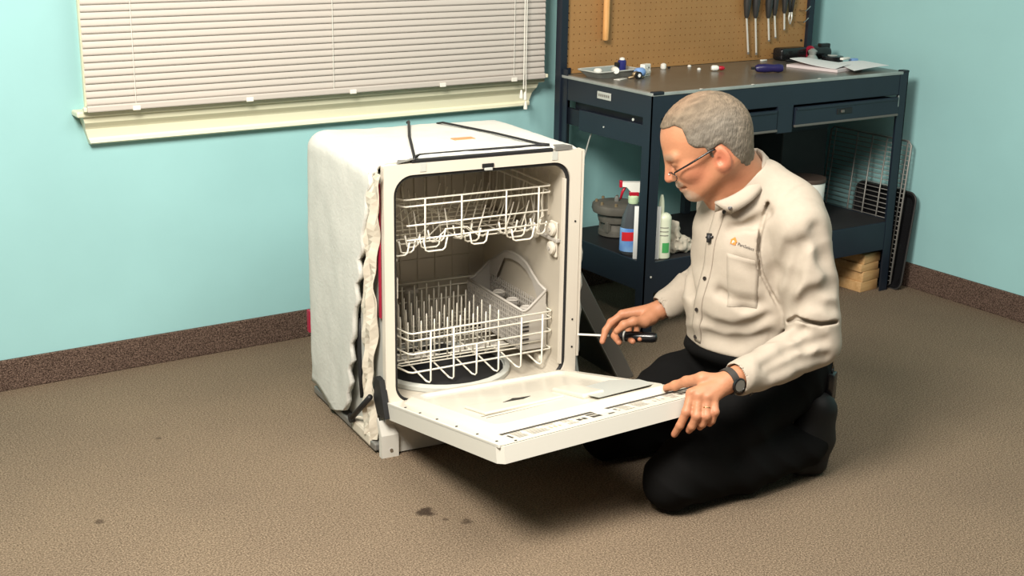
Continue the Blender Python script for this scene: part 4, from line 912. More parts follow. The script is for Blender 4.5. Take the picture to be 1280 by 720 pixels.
MB().add(vs, [(a*k+i, a*k+(i+1) % k, ((a+1) % 5)*k+(i+1) % k, ((a+1) % 5)*k+i) for a in (0, 1, 3, 4) for i in range(k)]+[tuple(range(2*k, 3*k)), tuple(range(3*k, 4*k))]).build('pan', 'blackgloss', bt)
MB().tube([btp(-0.030, y, z) for y, z in o1], 0.004, 6, closed=True).build('rim', 'handle', bt, smooth=True)
wl = ['bottom pine offcut of the stack under the shelf', 'second pine offcut up in the stack under the shelf', 'third pine offcut up with a chipped front edge', 'topmost pine offcut of the stack under the shelf']
for i, (dx, h0, h1, r) in enumerate(((0, 0, 0.042, 0.0), (0.004, 0.0425, 0.083, 0.03), (-0.003, 0.0835, 0.116, -0.02), (0.002, 0.1165, 0.155, 0.04))):
    m = MB().bbox(-0.052, 0.052, -0.10, 0.12, 0, h1-h0, 0.002)
    o = one(m, 'wood_offcut', 'wood', wl[i], 'wood', (-0.200+dx, -0.535, h0), 0.06+r, group='pine offcuts stacked under the bench shelf')

# ================================================================== THE MAN
man = thing('person', 'man in a beige button-down shirt and black trousers kneeling beside the open dishwasher', 'person', (-1.75, -1.60, 0.0))
def keep(o):   # parent without moving: geometry is built in world space
    o.parent = man; o.location = (1.75, 1.60, 0.0); return o
A = lambda *p: np.array(p, np.float32)
# hand joints: wrist, thumb and four fingers (knuckle, middle joint, end joint, tip)
HL = {
'wrist': (-2.0856, -1.8472, 0.3689),  'fore': (-2.0181, -1.8511, 0.3783),  'thb': (-2.1339, -1.8126, 0.3755),  'th1': (-2.1458, -1.7675, 0.3569),  'th2': (-2.1519, -1.7332, 0.3362),  'tht': (-2.1558, -1.7047, 0.3211),  'ik': (-2.1780, -1.8238, 0.3500),  'i1': (-2.2007, -1.8355, 0.3104),  'i2': (-2.2123, -1.8281, 0.2744),  'it': (-2.2177, -1.8154, 0.2477),  'mk': (-2.1676, -1.8389, 0.3446),  'm1': (-2.1853, -1.8568, 0.3041),  'm2': (-2.1912, -1.8483, 0.2750),  'mt': (-2.1898, -1.8360, 0.2596),  'rk': (-2.1515, -1.8532, 0.3419),  'r1': (-2.1657, -1.8697, 0.3044),  'r2': (-2.1691, -1.8609, 0.2810),  'rt': (-2.1656, -1.8492, 0.2676),  'pk': (-2.1355, -1.8615, 0.3415),  'p1': (-2.1451, -1.8777, 0.3134),  'p2': (-2.1483, -1.8718, 0.2889),  'pt': (-2.1480, -1.8637, 0.2775),
}
HR = {
'wrist': (-1.8476, -1.2979, 0.3662),  'fore': (-1.7990, -1.3302, 0.4012),  'palm': (-1.8997, -1.2756, 0.3491),  'tb': (-1.9085, -1.3088, 0.3454),  't1': (-1.9473, -1.3059, 0.3510),  't2': (-1.9745, -1.2968, 0.3434),  'tt': (-1.9913, -1.2863, 0.3240),  'ik': (-1.9382, -1.2422, 0.3534),  'i1': (-1.9686, -1.2301, 0.3307),  'i2': (-1.9884, -1.2306, 0.3099),  'it': (-2.0037, -1.2373, 0.2804),  'mk': (-1.9162, -1.2330, 0.3498),  'm1': (-1.9327, -1.2147, 0.3179),  'm2': (-1.9607, -1.2375, 0.2900),  'mt': (-1.9695, -1.2720, 0.2822),  'rk': (-1.8942, -1.2320, 0.3410),  'r1': (-1.8974, -1.2233, 0.3071),  'r2': (-1.9254, -1.2566, 0.2846),  'rt': (-1.9395, -1.2967, 0.2866),  'pk': (-1.8693, -1.2387, 0.3338),  'p1': (-1.8732, -1.2344, 0.3037),  'p2': (-1.9023, -1.2646, 0.2878),  'pt': (-1.9182, -1.3027, 0.2920),  'h0': (-1.9588, -1.2197, 0.2906),  'h1': (-1.8777, -1.3319, 0.3032),  's0': (-2.0208, -1.1396, 0.2768),
}
# creases of the shirt: (points, radius, softness)
FOLDS = [
    ([(-1.871, -1.812, 0.675), (-1.872, -1.775, 0.598), (-1.874, -1.760, 0.550)], 0.008, 0.034),
    ([(-1.848, -1.842, 0.690), (-1.870, -1.830, 0.598), (-1.860, -1.79, 0.505)], 0.007, 0.034),
    ([(-1.818, -1.853, 0.725), (-1.800, -1.872, 0.650), (-1.772, -1.893, 0.590)], 0.007, 0.036),
    ([(-1.866, -1.828, 0.510), (-1.842, -1.879, 0.560), (-1.793, -1.899, 0.580), (-1.74, -1.90, 0.57)], 0.009, 0.036),
    ([(-1.835, -1.885, 0.540), (-1.79, -1.905, 0.530), (-1.74, -1.905, 0.52)], 0.006, 0.024),
    ([(-1.956, -1.628, 0.403), (-1.922, -1.703, 0.401), (-1.866, -1.760, 0.425)], 0.005, 0.036),
    ([(-1.967, -1.620, 0.447), (-1.952, -1.669, 0.436), (-1.915, -1.726, 0.445), (-1.87, -1.757, 0.48)], 0.004, 0.030),
    ([(-1.945, -1.655, 0.530), (-1.915, -1.715, 0.510), (-1.88, -1.752, 0.515)], 0.003, 0.034),
    ([(-1.94, -1.70, 0.62), (-1.905, -1.735, 0.60), (-1.885, -1.748, 0.57)], 0.003, 0.030),
    ([(-1.925, -1.66, 0.70), (-1.885, -1.70, 0.715), (-1.862, -1.722, 0.745)], 0.003, 0.034),
    ([(-1.996, -1.886, 0.405), (-1.920, -1.886, 0.432), (-1.866, -1.893, 0.440), (-1.82, -1.91, 0.45)], 0.006, 0.024),
    ([(-1.980, -1.898, 0.386), (-1.899, -1.909, 0.407), (-1.812, -1.917, 0.405)], 0.006, 0.024),
    ([(-1.93, -1.87, 0.452), (-1.88, -1.865, 0.462), (-1.85, -1.87, 0.475)], 0.003, 0.022),
    ([(-1.955, -1.560, 0.50), (-1.945, -1.53, 0.52), (-1.91, -1.49, 0.56)], 0.007, 0.034),
    ([(-1.76, -1.30, 0.47), (-1.77, -1.33, 0.45), (-1.765, -1.36, 0.42)], 0.006, 0.024),
]
TXP = (-1.630, -1.775, 0.245)
SLITS = [
    ([(-1.860, -1.719, 0.768), (-1.875, -1.7256, 0.736), (-1.8855, -1.7276, 0.7085), (-1.892, -1.729, 0.676), (-1.8967, -1.7344, 0.645)], (0.62, 0.72, 0.05), 0.026, 0.0042),
    ([(-1.8967, -1.7344, 0.645), (-1.8858, -1.7429, 0.587), (-1.861, -1.760, 0.534), (-1.852, -1.792, 0.490)], (0.60, 0.75, 0.0), 0.016, 0.0036),
    ([(-1.860, -1.819, 0.480), (-1.865, -1.850, 0.500), (-1.851, -1.874, 0.495), (-1.825, -1.897, 0.490), (-1.785, -1.910, 0.492)], (0.75, 0.60, -0.20), 0.024, 0.0046),
]
SH_L, EL_L = A(-1.805, -1.780, 0.710), A(-1.795, -1.850, 0.425)
SH_R, EL_R = A(-1.770, -1.445, 0.695), A(-1.660, -1.345, 0.480)
NB = A(-1.855, -1.600, 0.790)                       # base of the neck
HIP_L, KNE_L, ANK_L = A(-1.71, -1.69, 0.25), A(-2.145, -1.745, 0.105), A(-1.72, -1.775, 0.090)
HIP_R, KNE_R, ANK_R = A(-1.72, -1.51, 0.25), A(-2.090, -1.410, 0.105), A(-1.70, -1.480, 0.090)
# head frame: f forward, u up, l towards the left ear
HC = A(-1.959, -1.589, 0.901); ph = 0.53; yaw_ = 0.5879
h_l = A(-0.555, -0.832, 0.0); h_f = A(-0.832*math.cos(ph), 0.555*math.cos(ph), -math.sin(ph)); h_u = np.cross(h_f, h_l)
HR3 = np.stack([h_f, h_u, h_l])                     # world -> head axes
def H(f, u, l): return HC+h_f*f+h_u*u+h_l*l
def head_base(s, grow=0.0):
    s.ell(H(-0.008, 0.045, 0), (0.112+grow, 0.094+grow, 0.079+grow), HR3, 0.02)
    s.ell(H(-0.030, 0.020, 0), (0.092+grow, 0.080+grow, 0.076+grow), HR3, 0.03)
def finger(s, D, key, r):
    pts = [A(*D[key[0]]), A(*D[key[1]]), A(*D[key[2]]), A(*D[key[3]])]
    s.chain(pts, [r*1.12, r, r*0.93, r*0.80], 0.004)
    s.cap(pts[1], pts[1], r*1.10, k=0.004)

def body():
    s = SDF((-2.27, -1.95, 0.02), (-1.52, -1.14, 1.07), 0.0029)
    head_base(s)
    s.ell(H(0.050, -0.020, 0), (0.060, 0.080, 0.060), HR3, 0.03)          # face
    for q in (-1, 1):
        s.cap(H(-0.010, -0.050, 0.056*q), H(0.070, -0.082, 0.022*q), 0.024, 0.022, 0.03)   # jaw
        s.cap(H(0.094, 0.030, 0.014*q), H(0.082, 0.030, 0.046*q), 0.012, 0.011, 0.014)      # brow
        s.ell(H(0.066, -0.018, 0.044*q), (0.028, 0.026, 0.022), HR3, 0.02)                  # cheek
        s.ell(H(0.103, 0.006, 0.031*q), (0.014, 0.013, 0.017), HR3, 0.010, 's')            # eye socket
        s.ell(H(0.086, 0.005, 0.031*q), (0.0135, 0.0125, 0.0135), HR3, 0.003)               # eyeball with lids
        s.cap(H(0.098, 0.011, 0.022*q), H(0.092, 0.012, 0.042*q), 0.004, 0.004, 0.005)      # upper lid
        s.cap(H(0.098, -0.003, 0.022*q), H(0.092, -0.003, 0.042*q), 0.003, 0.003, 0.005)    # lower lid
    s.ell(H(0.083, -0.086, 0), (0.026, 0.022, 0.028), HR3, 0.02)          # chin
    s.ell(H(0.092, -0.050, 0), (0.020, 0.026, 0.030), HR3, 0.015)         # muzzle
    s.cap(H(0.102, 0.022, 0), H(0.124, -0.022, 0), 0.0085, 0.0115, 0.012)  # nose
    for q in (-1, 1): s.ell(H(0.111, -0.025, 0.012*q), (0.011, 0.009, 0.008), HR3, 0.006)
    s.cap(H(0.111, -0.050, -0.016), H(0.111, -0.050, 0.016), 0.0065, 0.0065, 0.006)          # upper lip
    s.cap(H(0.107, -0.062, -0.014), H(0.107, -0.062, 0.014), 0.0065, 0.0065, 0.006)          # lower lip
    s.cap(H(0.118, -0.0555, -0.022), H(0.118, -0.0555, 0.022), 0.004, 0.004, 0.004, 's')     # mouth line
    s.cap(H(0.095, -0.056, 0.030), H(0.104, -0.056, 0.022), 0.0035, 0.0035, 0.004, 's')
    for q in (-1, 1):                                                    # ears
        er = HR3.copy(); a = 0.35*q; ca, sa = math.cos(a), math.sin(a)
        er = np.stack([h_f*ca-h_l*sa, h_u, h_f*sa+h_l*ca])
        s.ell(H(-0.018, -0.022, 0.080*q), (0.019, 0.033, 0.0085), er, 0.004)
        s.cap(H(-0.006, -0.046, 0.076*q), H(-0.004, -0.040, 0.078*q), 0.009, 0.009, 0.008)
        s.ell(H(-0.015, -0.019, 0.092*q), (0.0125, 0.022, 0.0085), er, 0.005, 's')
        s.ell(H(-0.008, -0.024, 0.086*q), (0.008, 0.010, 0.010), er, 0.004, 's')
    s.chain([H(-0.035, -0.030, 0), A(-1.868, -1.598, 0.82), A(-1.85, -1.60, 0.76)], [0.066, 0.070, 0.075], 0.03)     # neck
    s.cap(H(-0.01, -0.07, 0), A(-1.90, -1.60, 0.78), 0.045, 0.055, 0.03)
    # trunk and limbs under the clothes
    s.ell((-1.79, -1.60, 0.56), (0.10, 0.11, 0.20), None, 0.05); s.ell((-1.76, -1.60, 0.36), (0.12, 0.13, 0.14), None, 0.05)
    for sh, el, D in ((SH_L, EL_L, HL), (SH_R, EL_R, HR)):
        sh_ = sh*0.9+A(-1.80, -1.60, 0.70)*0.1; s.cap((-1.80, -1.60, 0.70), sh_, 0.04, 0.030, 0.02); s.cap(sh_, el, 0.030, 0.032, 0.01); w = A(*D['wrist']); s.cap(el, w, 0.032, 0.027, 0.01)
    for hp, kn, an in ((HIP_L, KNE_L, ANK_L), (HIP_R, KNE_R, ANK_R)):
        s.cap(hp, kn, 0.06, 0.042, 0.01); s.cap(kn, an, 0.038, 0.03, 0.01)
    # hands
    for D, back in ((HL, A(-0.25, -0.55, 0.55)), (HR, A(0.2, 0.5, 0.75))):
        g = lambda k: A(*D[k]); w = g('wrist'); el_ = EL_L if D is HL else EL_R; fo = w+(el_-w)*0.3
        s.cap(fo, w, 0.029, 0.0265, 0.01)
        for k_, rr in (('ik', 0.0145), ('mk', 0.0148), ('rk', 0.0140), ('pk', 0.0125)):
            s.cap(w*0.80+g(k_)*0.20, g(k_), 0.019, rr*0.95, 0.012)
        finger(s, D, ('ik', 'i1', 'i2', 'it'), 0.0108); finger(s, D, ('mk', 'm1', 'm2', 'mt'), 0.0110)
        finger(s, D, ('rk', 'r1', 'r2', 'rt'), 0.0106); finger(s, D, ('pk', 'p1', 'p2', 'pt'), 0.0095)
        t0 = 'thb' if 'thb' in D else 'tb'; th = ('th1', 'th2', 'tht') if 'th1' in D else ('t1', 't2', 'tt')
        s.chain([w*0.6+g(t0)*0.4, g(t0), g(th[0]), g(th[1]), g(th[2])], [0.020, 0.0175, 0.0130, 0.0118, 0.0095], 0.008)
    gR = lambda k: A(*HR[k]); s.cap(gR('wrist')*0.45+gR('tb')*0.55+A(0, 0, -0.006), gR('pk')*0.6+gR('tb')*0.4+A(0, 0, -0.010), 0.018, 0.016, 0.015)
    g = lambda k: A(*HL[k])
    for k_ in ('ik', 'mk', 'rk'):   # tendons on the back of the left hand
        up = A(-0.30, -0.60, 0.72); s.cap(A(*HL['wrist'])*0.6+g(k_)*0.4+up*0.013, g(k_)+up*0.012, 0.003, 0.0035, 0.010)
    return s.mesh(1)
VF = body()
def head_local(V): return (V-HC) @ HR3.T
def skin_tint(V):
    q = head_local(V); f, u, l = q[:, 0], q[:, 1], q[:, 2]
    base = np.array([0.46, 0.205, 0.110]); T = np.tile(base, (len(V), 1))
    def blend(w_, c): T[:] = T*(1-w_[:, None])+np.array(c)*w_[:, None]
    def spot(c, r, p=1.0): return np.clip(1-np.linalg.norm((q-np.array(c))/np.array(r), axis=1), 0, 1)**p
    head = (np.linalg.norm(q, axis=1) < 0.17)
    for s_ in (-1, 1):
        blend(0.55*spot((0.06, -0.03, 0.055*s_), (0.06, 0.05, 0.05)), (0.52, 0.165, 0.10))
        blend(0.75*spot((-0.018, -0.022, 0.082*s_), (0.035, 0.05, 0.025), 0.6), (0.50, 0.14, 0.085))
        blend(0.8*np.clip(1.25*spot((0.110, -0.003+0.006, 0.032*s_), (0.05, 0.011, 0.026)), 0, 1), (0.24, 0.10, 0.06))
        blend(0.75*spot((0.094, 0.034, 0.034*s_), (0.05, 0.011, 0.028), 0.5), (0.26, 0.20, 0.14))
    blend(0.5*spot((0.122, -0.02, 0), (0.03, 0.03, 0.03)), (0.52, 0.15, 0.10))
    blend(0.45*spot((-0.03, -0.10, 0.04), (0.08, 0.05, 0.08)), (0.46, 0.16, 0.09))
    n = vnoise(V*240, 4)*0.5+0.5
    must = np.clip(spot((0.115, -0.043, 0.0), (0.035, 0.014, 0.042), 0.4)*1.3, 0, 1)*head
    gob = np.clip(spot((0.090, -0.085, 0.0), (0.050, 0.034, 0.048), 0.4)*1.3, 0, 1)*head
    for m_ in (must, gob): T[:] = T*(1-(m_*(0.55+0.4*n))[:, None])+np.array([0.40, 0.34, 0.27])*(m_*(0.55+0.4*n))[:, None]
    blend(0.8*np.clip(spot((0.112, -0.0562, 0), (0.03, 0.007, 0.026), 0.5), 0, 1), (0.30, 0.10, 0.07))
    # knuckles a little redder
    for D in (HL, HR):
        for k_ in ('i1', 'm1', 'r1', 'p1', 'it', 'mt', 'rt', 'pt', 'ik', 'mk', 'rk'):
            d = np.linalg.norm(V-A(*D[k_]), axis=1); T[:] = T*(1-0.35*np.clip(1-d/0.02, 0, 1)[:, None])+np.array([0.52, 0.17, 0.11])*(0.35*np.clip(1-d/0.02, 0, 1))[:, None]
    m = vnoise(V*60, 9)*0.07+vnoise(V*18, 2)*0.05
    return np.clip(T*(1+m[:, None]), 0, 1)
keep(sdf_obj('body', VF, 'skin', None, skin_tint(VF[0])))

# hair: a close cropped shell over the skull, cut to the hairline
def hair():
    lo = HC-0.17; hi = HC+0.17; s = SDF(lo, hi, 0.0027)
    head_base(s, 0.0045)
    s.chain([H(-0.035, -0.030, 0), A(-1.868, -1.598, 0.82)], [0.0675, 0.068], 0.03)
    s.disp(lambda P: 0.0008*vnoise(P*130, 1)+0.0006*vnoise(P*260, 7), lo, hi)
    poly = np.array([(0.150, 0.084), (0.106, 0.086), (0.084, 0.101), (0.050, 0.101), (0.038, 0.088), (0.042, 0.050), (0.032, 0.032), (0.010, 0.022), (0.006, -0.014), (-0.004, -0.014), (-0.004, 0.008), (-0.030, 0.012), (-0.040, -0.010), (-0.044, -0.060), (-0.060, -0.094), (-0.20, -0.105), (-0.20, 0.25), (0.150, 0.25)])
    def pd(P):
        q = (P-HC) @ HR3.T; x, y = q[..., 0], q[..., 1]; d = np.full(x.shape, 9.0); ins = np.zeros(x.shape, bool); n = len(poly)
        for i in range(n):
            a, b = poly[i], poly[(i+1) % n]; e = b-a; wx, wy = x-a[0], y-a[1]; t = np.clip((wx*e[0]+wy*e[1])/(e@e), 0, 1)
            d = np.minimum(d, (wx-e[0]*t)**2+(wy-e[1]*t)**2)
            c = (a[1] <= y) != (b[1] <= y); xx = a[0]+(y-a[1])/(b[1]-a[1]+1e-12)*e[0]; ins ^= c & (x < xx)
        return np.where(ins, -np.sqrt(d), np.sqrt(d))
    s.comb(pd, lo, hi, 0.010, 'i')
    return s.mesh(1)
VF = hair(); q = head_local(VF[0])
ht = np.tile(np.array([0.170, 0.128, 0.088]), (len(q), 1))
side = np.clip((np.abs(q[:, 2])-0.03)/0.05, 0, 1)*np.clip((0.12-q[:, 1])/0.06, 0, 1); ht = ht*(1-side[:, None])+np.array([0.165, 0.143, 0.115])*side[:, None]
thin = np.clip(1-np.linalg.norm((q-np.array([0.0, 0.14, 0.0]))/np.array([0.09, 0.05, 0.06]), axis=1), 0, 1); ht = ht*(1-0.7*thin[:, None])+np.array([0.30, 0.175, 0.105])*0.7*thin[:, None]
st_ = vnoise((q*np.array([40, 160, 160])), 3)*0.28+vnoise(q*90, 6)*0.16; ht = np.clip(ht*(1+st_[:, None]), 0, 1)
lab(keep(sdf_obj('hair', VF, 'hair', None, ht)), 'short cropped greying hair')

# spectacles
gl = MB()
def hp(f, u, l): return tuple(H(f, u, l))
gl.tube([hp(-0.012, 0.008, 0.087), hp(0.002, 0.010, 0.088), hp(0.06, 0.005, 0.082), hp(0.104, 0.000, 0.066)], [0.0022, 0.0027, 0.0027, 0.0022], 6)
g0 = gl.build('spectacles', 'blackgloss', None, smooth=True); keep(g0); lab(g0, 'dark framed half-rim spectacles worn low on the nose')
MB().tube([hp(-0.012, 0.008, -0.087), hp(0.06, 0.005, -0.082), hp(0.104, 0.000, -0.066)], 0.0024, 6).build('temple', 'blackgloss', g0, smooth=True)
for q_ in (-1, 1):
    c = [(0.1180-0.0006*(abs(14*math.cos(a))), -0.013+0.0125*math.sin(a), q_*(0.040+0.025*math.cos(a))) for a in np.linspace(0, 2*PI, 20, endpoint=False)]
    c = [(f-0.10*(abs(l)-0.02)*abs(l)/0.06, u, l) for f, u, l in c]
    MB().tube([hp(*x) for x in c], 0.0013, 5, closed=True).build('lens_rim', 'blackgloss', g0, smooth=True)
    MB().add([hp(*x) for x in c], [tuple(range(20))]).build('lens', 'lens', g0)
    MB().tube([hp(0.104, 0.000, 0.066*q_), hp(*c[2 if q_ > 0 else 8])], 0.002, 5).build('hinge', 'blackgloss', g0)
MB().tube([hp(0.118, -0.011, -0.014), hp(0.1225, -0.008, 0.0), hp(0.118, -0.011, 0.014)], 0.0016, 5).build('bridge', 'steel', g0, smooth=True)

# ---- shirt
WL, WR = A(*HL['wrist']), A(*HR['wrist'])
CUF_L = WL+(EL_L-WL)*0.16+A(0, 0, -0.006); CUF_R = WR+(EL_R-WR)*0.10
def fold(s, pts, r, k=0.016, op='s'): s.chain([A(*p) for p in pts], [r]*len(pts), k, op)
def shirt():
    lo, hi = (-2.14, -1.98, 0.26), (-1.50, -1.20, 0.92); s = SDF(lo, hi, 0.0038)
    s.ell((-1.785, -1.605, 0.640), (0.168, 0.170, 0.170), None, 0.05)
    s.ell((-1.780, -1.605, 0.470), (0.184, 0.176, 0.160), None, 0.08)
    s.ell((-1.740, -1.600, 0.340), (0.200, 0.180, 0.090), None, 0.06)
    s.cap((-1.855, -1.60, 0.790), (-1.865, -1.60, 0.800), 0.082, 0.078, 0.05)
    s.ell((-1.69, -1.62, 0.66), (0.075, 0.14, 0.13), None, 0.06)
    s.comb(lambda P: 0.325+0.16*np.clip(-1.72-P[..., 0], 0, 1)-P[..., 2], (-2.12, -1.86, 0.24), (-1.5, -1.3, 0.40), 0.004, 'i')   # tucked hem
    s.chain([A(-1.80, -1.64, 0.800), A(-1.77, -1.72, 0.745), SH_L+A(0.004, 0, 0.0)], [0.062, 0.062, 0.070], 0.05)
    s.chain([A(-1.80, -1.56, 0.790), A(-1.775, -1.49, 0.745), SH_R], [0.060, 0.058, 0.058], 0.05)
    m1 = SH_L*0.5+EL_L*0.5+A(0.006, 0, 0)                                   # left sleeve
    s.chain([SH_L, m1, EL_L+A(0.006, 0, 0.0)], [0.074, 0.077, 0.068], 0.012)
    mid = EL_L*0.45+CUF_L*0.55+A(0, 0, -0.008)
    s.chain([EL_L+A(0.004, 0, 0), mid, CUF_L], [0.066, 0.054, 0.0455], 0.010)
    mr = SH_R*0.5+EL_R*0.5; s.chain([SH_R, mr, EL_R], [0.062, 0.064, 0.062], 0.025)   # right sleeve
    midr = EL_R*0.4+CUF_R*0.6; s.chain([EL_R, midr, CUF_R], [0.062, 0.055, 0.044], 0.02)
    def dsp(P):   # gathered cloth round the arms and across the belly
        d = np.zeros(len(P), np.float32)
        def arm(a, b, amp, fr, tw, seed):
            ab = b-a; L = np.linalg.norm(ab); ax = ab/L; t = (P-a) @ ax; rad = (P-a)-t[:, None]*ax; rr = np.linalg.norm(rad, axis=1)
            e1 = np.cross(ax, A(0.3, 0.8, 0.5)); e1 /= np.linalg.norm(e1); e2 = np.cross(ax, e1); th = np.arctan2(rad @ e2, rad @ e1)
            w_ = np.clip((0.65-np.abs(t/L-0.5))/0.25, 0, 1)*np.clip((0.115-rr)/0.03, 0, 1)
            ph_ = fr*t+tw*np.sin(th+seed)+1.8*vnoise(P*11, seed)
            return amp*w_*(np.abs(np.sin(ph_))-0.55)*(0.6+0.6*vnoise(P*13, seed+3))
        d += arm(SH_L, EL_L, 0.006, 20, 3.0, 1); d += arm(EL_L, CUF_L, 0.007, 34, 2.2, 5); d += arm(EL_R, CUF_R, 0.010, 36, 2.0, 8)
        tor = (P[:, 1] > -1.75)
        low = np.clip((0.62-P[:, 2])/0.2, 0, 1)
        d += tor*low*0.0075*(np.abs(np.sin(P[:, 2]*42+P[:, 1]*9+2.2*vnoise(P*7, 12)))-0.6)*(0.5+0.5*vnoise(P*9, 14))
        d += tor*0.004*vnoise(P*np.array([10, 10, 22]), 21)
        return d
    s.disp(dsp, lo, hi)
    for pts, r, k in FOLDS: s.chain([A(*p) for p in pts], [r]*len(pts), k, 's')
    for pts, inn_, dep, r in SLITS:
        for q in np.linspace(-0.006, dep, 7): s.chain([A(*p)+A(*inn_)*q for p in pts], [r]*len(pts), 0.004, 's')
    for c, w_, r in ((CUF_L, WL, 0.0385), (CUF_R, WR, 0.036)):             # sleeve openings
        ax = (w_-c)/np.linalg.norm(w_-c)
        s.cap(c+ax*0.058, c+ax*0.060, 0.055, 0.055, 0.004, 's')
        s.cap(c-ax*0.012, c+ax*0.05, r, r, 0.003, 's')
    s.ell((-1.875, -1.60, 0.855), (0.082, 0.074, 0.058), None, 0.008, 's')   # neck opening
    return s.mesh(1)
sh = keep(sdf_obj('shirt', shirt(), 'shirt')); lab(sh, 'long sleeved beige button-down work shirt')

# ---- trousers and shoes
def trousers():
    lo, hi = (-2.26, -1.90, 0.0), (-1.50, -1.30, 0.46); s = SDF(lo, hi, 0.0046)
    s.ell((-1.725, -1.600, 0.275), (0.175, 0.178, 0.120), None, 0.05)
    s.ell((-1.760, -1.600, 0.345), (0.196, 0.180, 0.060), None, 0.05)
    s.ell((-1.635, -1.665, 0.255), (0.085, 0.085, 0.085), None, 0.04); s.ell((-1.635, -1.535, 0.255), (0.085, 0.085, 0.085), None, 0.04)
    for hp_, kn, an in ((HIP_L, KNE_L, ANK_L), (HIP_R, KNE_R, ANK_R)):
        mid = hp_*0.5+kn*0.5+A(0, 0, 0.012)
        s.chain([hp_, mid, kn], [0.104, 0.092, 0.070], 0.035)
        s.chain([kn+A(-0.010, 0, -0.030), kn*0.5+an*0.5+A(0, 0, -0.018), an], [0.068, 0.074, 0.060], 0.025)
        s.ell(kn+A(-0.020, 0, -0.028), (0.066, 0.066, 0.070), None, 0.02)
        s.cap(an, an+A(0.03, 0, 0.005), 0.055, 0.052, 0.015)
    def dsp(P): return 0.006*(np.abs(np.sin(P[:, 0]*34+P[:, 2]*26+2.4*vnoise(P*8, 31)))-0.6)*(0.5+0.6*vnoise(P*10, 33))+0.003*vnoise(P*18, 35)
    s.disp(dsp, lo, hi)
    s.comb(lambda P: 0.004-P[..., 2], lo, hi, 0.006, 'i')
    s.comb(lambda P: P[..., 2]-(0.375-0.10*np.clip(P[..., 0]+1.96, 0, 1)), (-2.1, -1.85, 0.28), (-1.5, -1.3, 0.46), 0.004, 'i')   # waistband top
    return s.mesh(1)
lab(keep(sdf_obj('trousers', trousers(), 'trousers')), 'black trousers')
for an, tag_ in ((ANK_L, 0), (ANK_R, 1)):
    s = SDF(an+A(-0.10, -0.08, -0.10), an+A(0.16, 0.08, 0.16), 0.0045)
    toe = A(an[0]+0.045, an[1], 0.034)
    heel = A(an[0]+0.050, an[1], 0.185)
    s.chain([heel, heel*0.45+toe*0.55+A(0.006, 0, 0), toe], [0.044, 0.043, 0.036], 0.03)
    s.cap(toe, toe+A(-0.055, 0, -0.002), 0.034, 0.026, 0.02)
    s.cap(heel, an+A(0.01, 0, 0.02), 0.042, 0.048, 0.03)
    s.chain([heel+A(0.036, 0, 0.020), heel*0.4+toe*0.6+A(0.034, 0, 0), toe+A(0.026, 0, -0.012)], [0.016, 0.014, 0.014], 0.006)
    s.comb(lambda P: 0.003-P[..., 2], an-0.2, an+0.2, 0.003, 'i')
    lab(keep(sdf_obj('shoe', s.mesh(1), 'shoe')), 'black shoe bent onto its toes')

# ---- shirt collar, placket, pocket, buttons
def collar_side(q):   # stand plus folded flap running from the nape to a pointed tip in front
    rows = []; n_ = 15
    for i in range(n_):
        t = i/(n_-1); a = PI*(0.80 if q > 0 else 0.64)*t
        cx = -1.893+0.098*math.cos(a); cy = -1.600-0.073*math.sin(a)*q; cz = 0.816+(0.070 if math.cos(a) > 0 else 0.050)*math.cos(a)-0.006*math.sin(a)
        n = np.array([math.cos(a), -math.sin(a)*q, 0.0]); n /= np.linalg.norm(n)
        top = np.array([cx, cy, cz]); dirn = np.array([0.0, 0, -1.0])*(0.026+0.004*t)+n*(0.013+0.008*math.sin(a))
        kx = max(0.0, (t-0.55)/0.45)**1.3
        dirn = dirn*(1-kx)+np.array([0.030, -0.030*q, -0.028])*kx if q > 0 else dirn*(1-0.4*kx)
        rows.append([top-n*0.004-np.array([0, 0, 0.028]), top-n*0.002-np.array([0, 0, 0.006]), top, top+n*0.005-np.array([0, 0, 0.003]), top+n*0.006+dirn*0.5+n*0.003, top+n*0.005+dirn])
    V = np.array(rows).reshape(-1, 3); k = 6
    o = MB().add(V, [(i*k+j, (i+1)*k+j, (i+1)*k+j+1, i*k+j+1) for i in range(n_-1) for j in range(k-1)]).build('collar', 'shirt', None, smooth=True)
    m = o.modifiers.new('t', 'SOLIDIFY'); m.thickness = 0.0025; m.offset = 0
    o.parent = sh; o.location = (0, 0, 0); return rows
CR = collar_side(1); collar_side(-1)
COLLAR_BTN = [(tuple(CR[-2][5]*0.72+CR[-2][3]*0.28+np.array([-0.004, -0.003, 0.004])), (-0.6, -0.45, 0.66))]

# ---- watch on the left wrist
wd = (WL-EL_L)/np.linalg.norm(WL-EL_L); wc = WL+(EL_L-WL)*0.035
up = A(-0.42, -0.78, 0.46); up = up-wd*(up @ wd); up /= np.linalg.norm(up); sd = np.cross(wd, up)
wr = MB(); vs = []
for i in range(24):
    a = 2*PI*i/24; d = up*math.cos(a)*0.0285+sd*math.sin(a)*0.0305
    for tt, rr in ((-0.0095, 1.0), (0.0095, 1.0), (0.0095, 1.10), (-0.0095, 1.10)): vs.append(wc+wd*tt+d*rr)
wr.add(vs, [(i*4+j, ((i+1) % 24)*4+j, ((i+1) % 24)*4+(j+1) % 4, i*4+(j+1) % 4) for i in range(24) for j in range(4)])
wo = keep(wr.build('watch', 'strap', None, smooth=A40)); lab(wo, 'dark strapped wristwatch on the left wrist')
fa = A(-0.40, -0.85, -0.08); fa = fa-wd*(fa @ wd); fa /= np.linalg.norm(fa)
R3 = Vector(fa).to_track_quat('Z', 'Y').to_matrix()
fc = wc+fa*0.0300
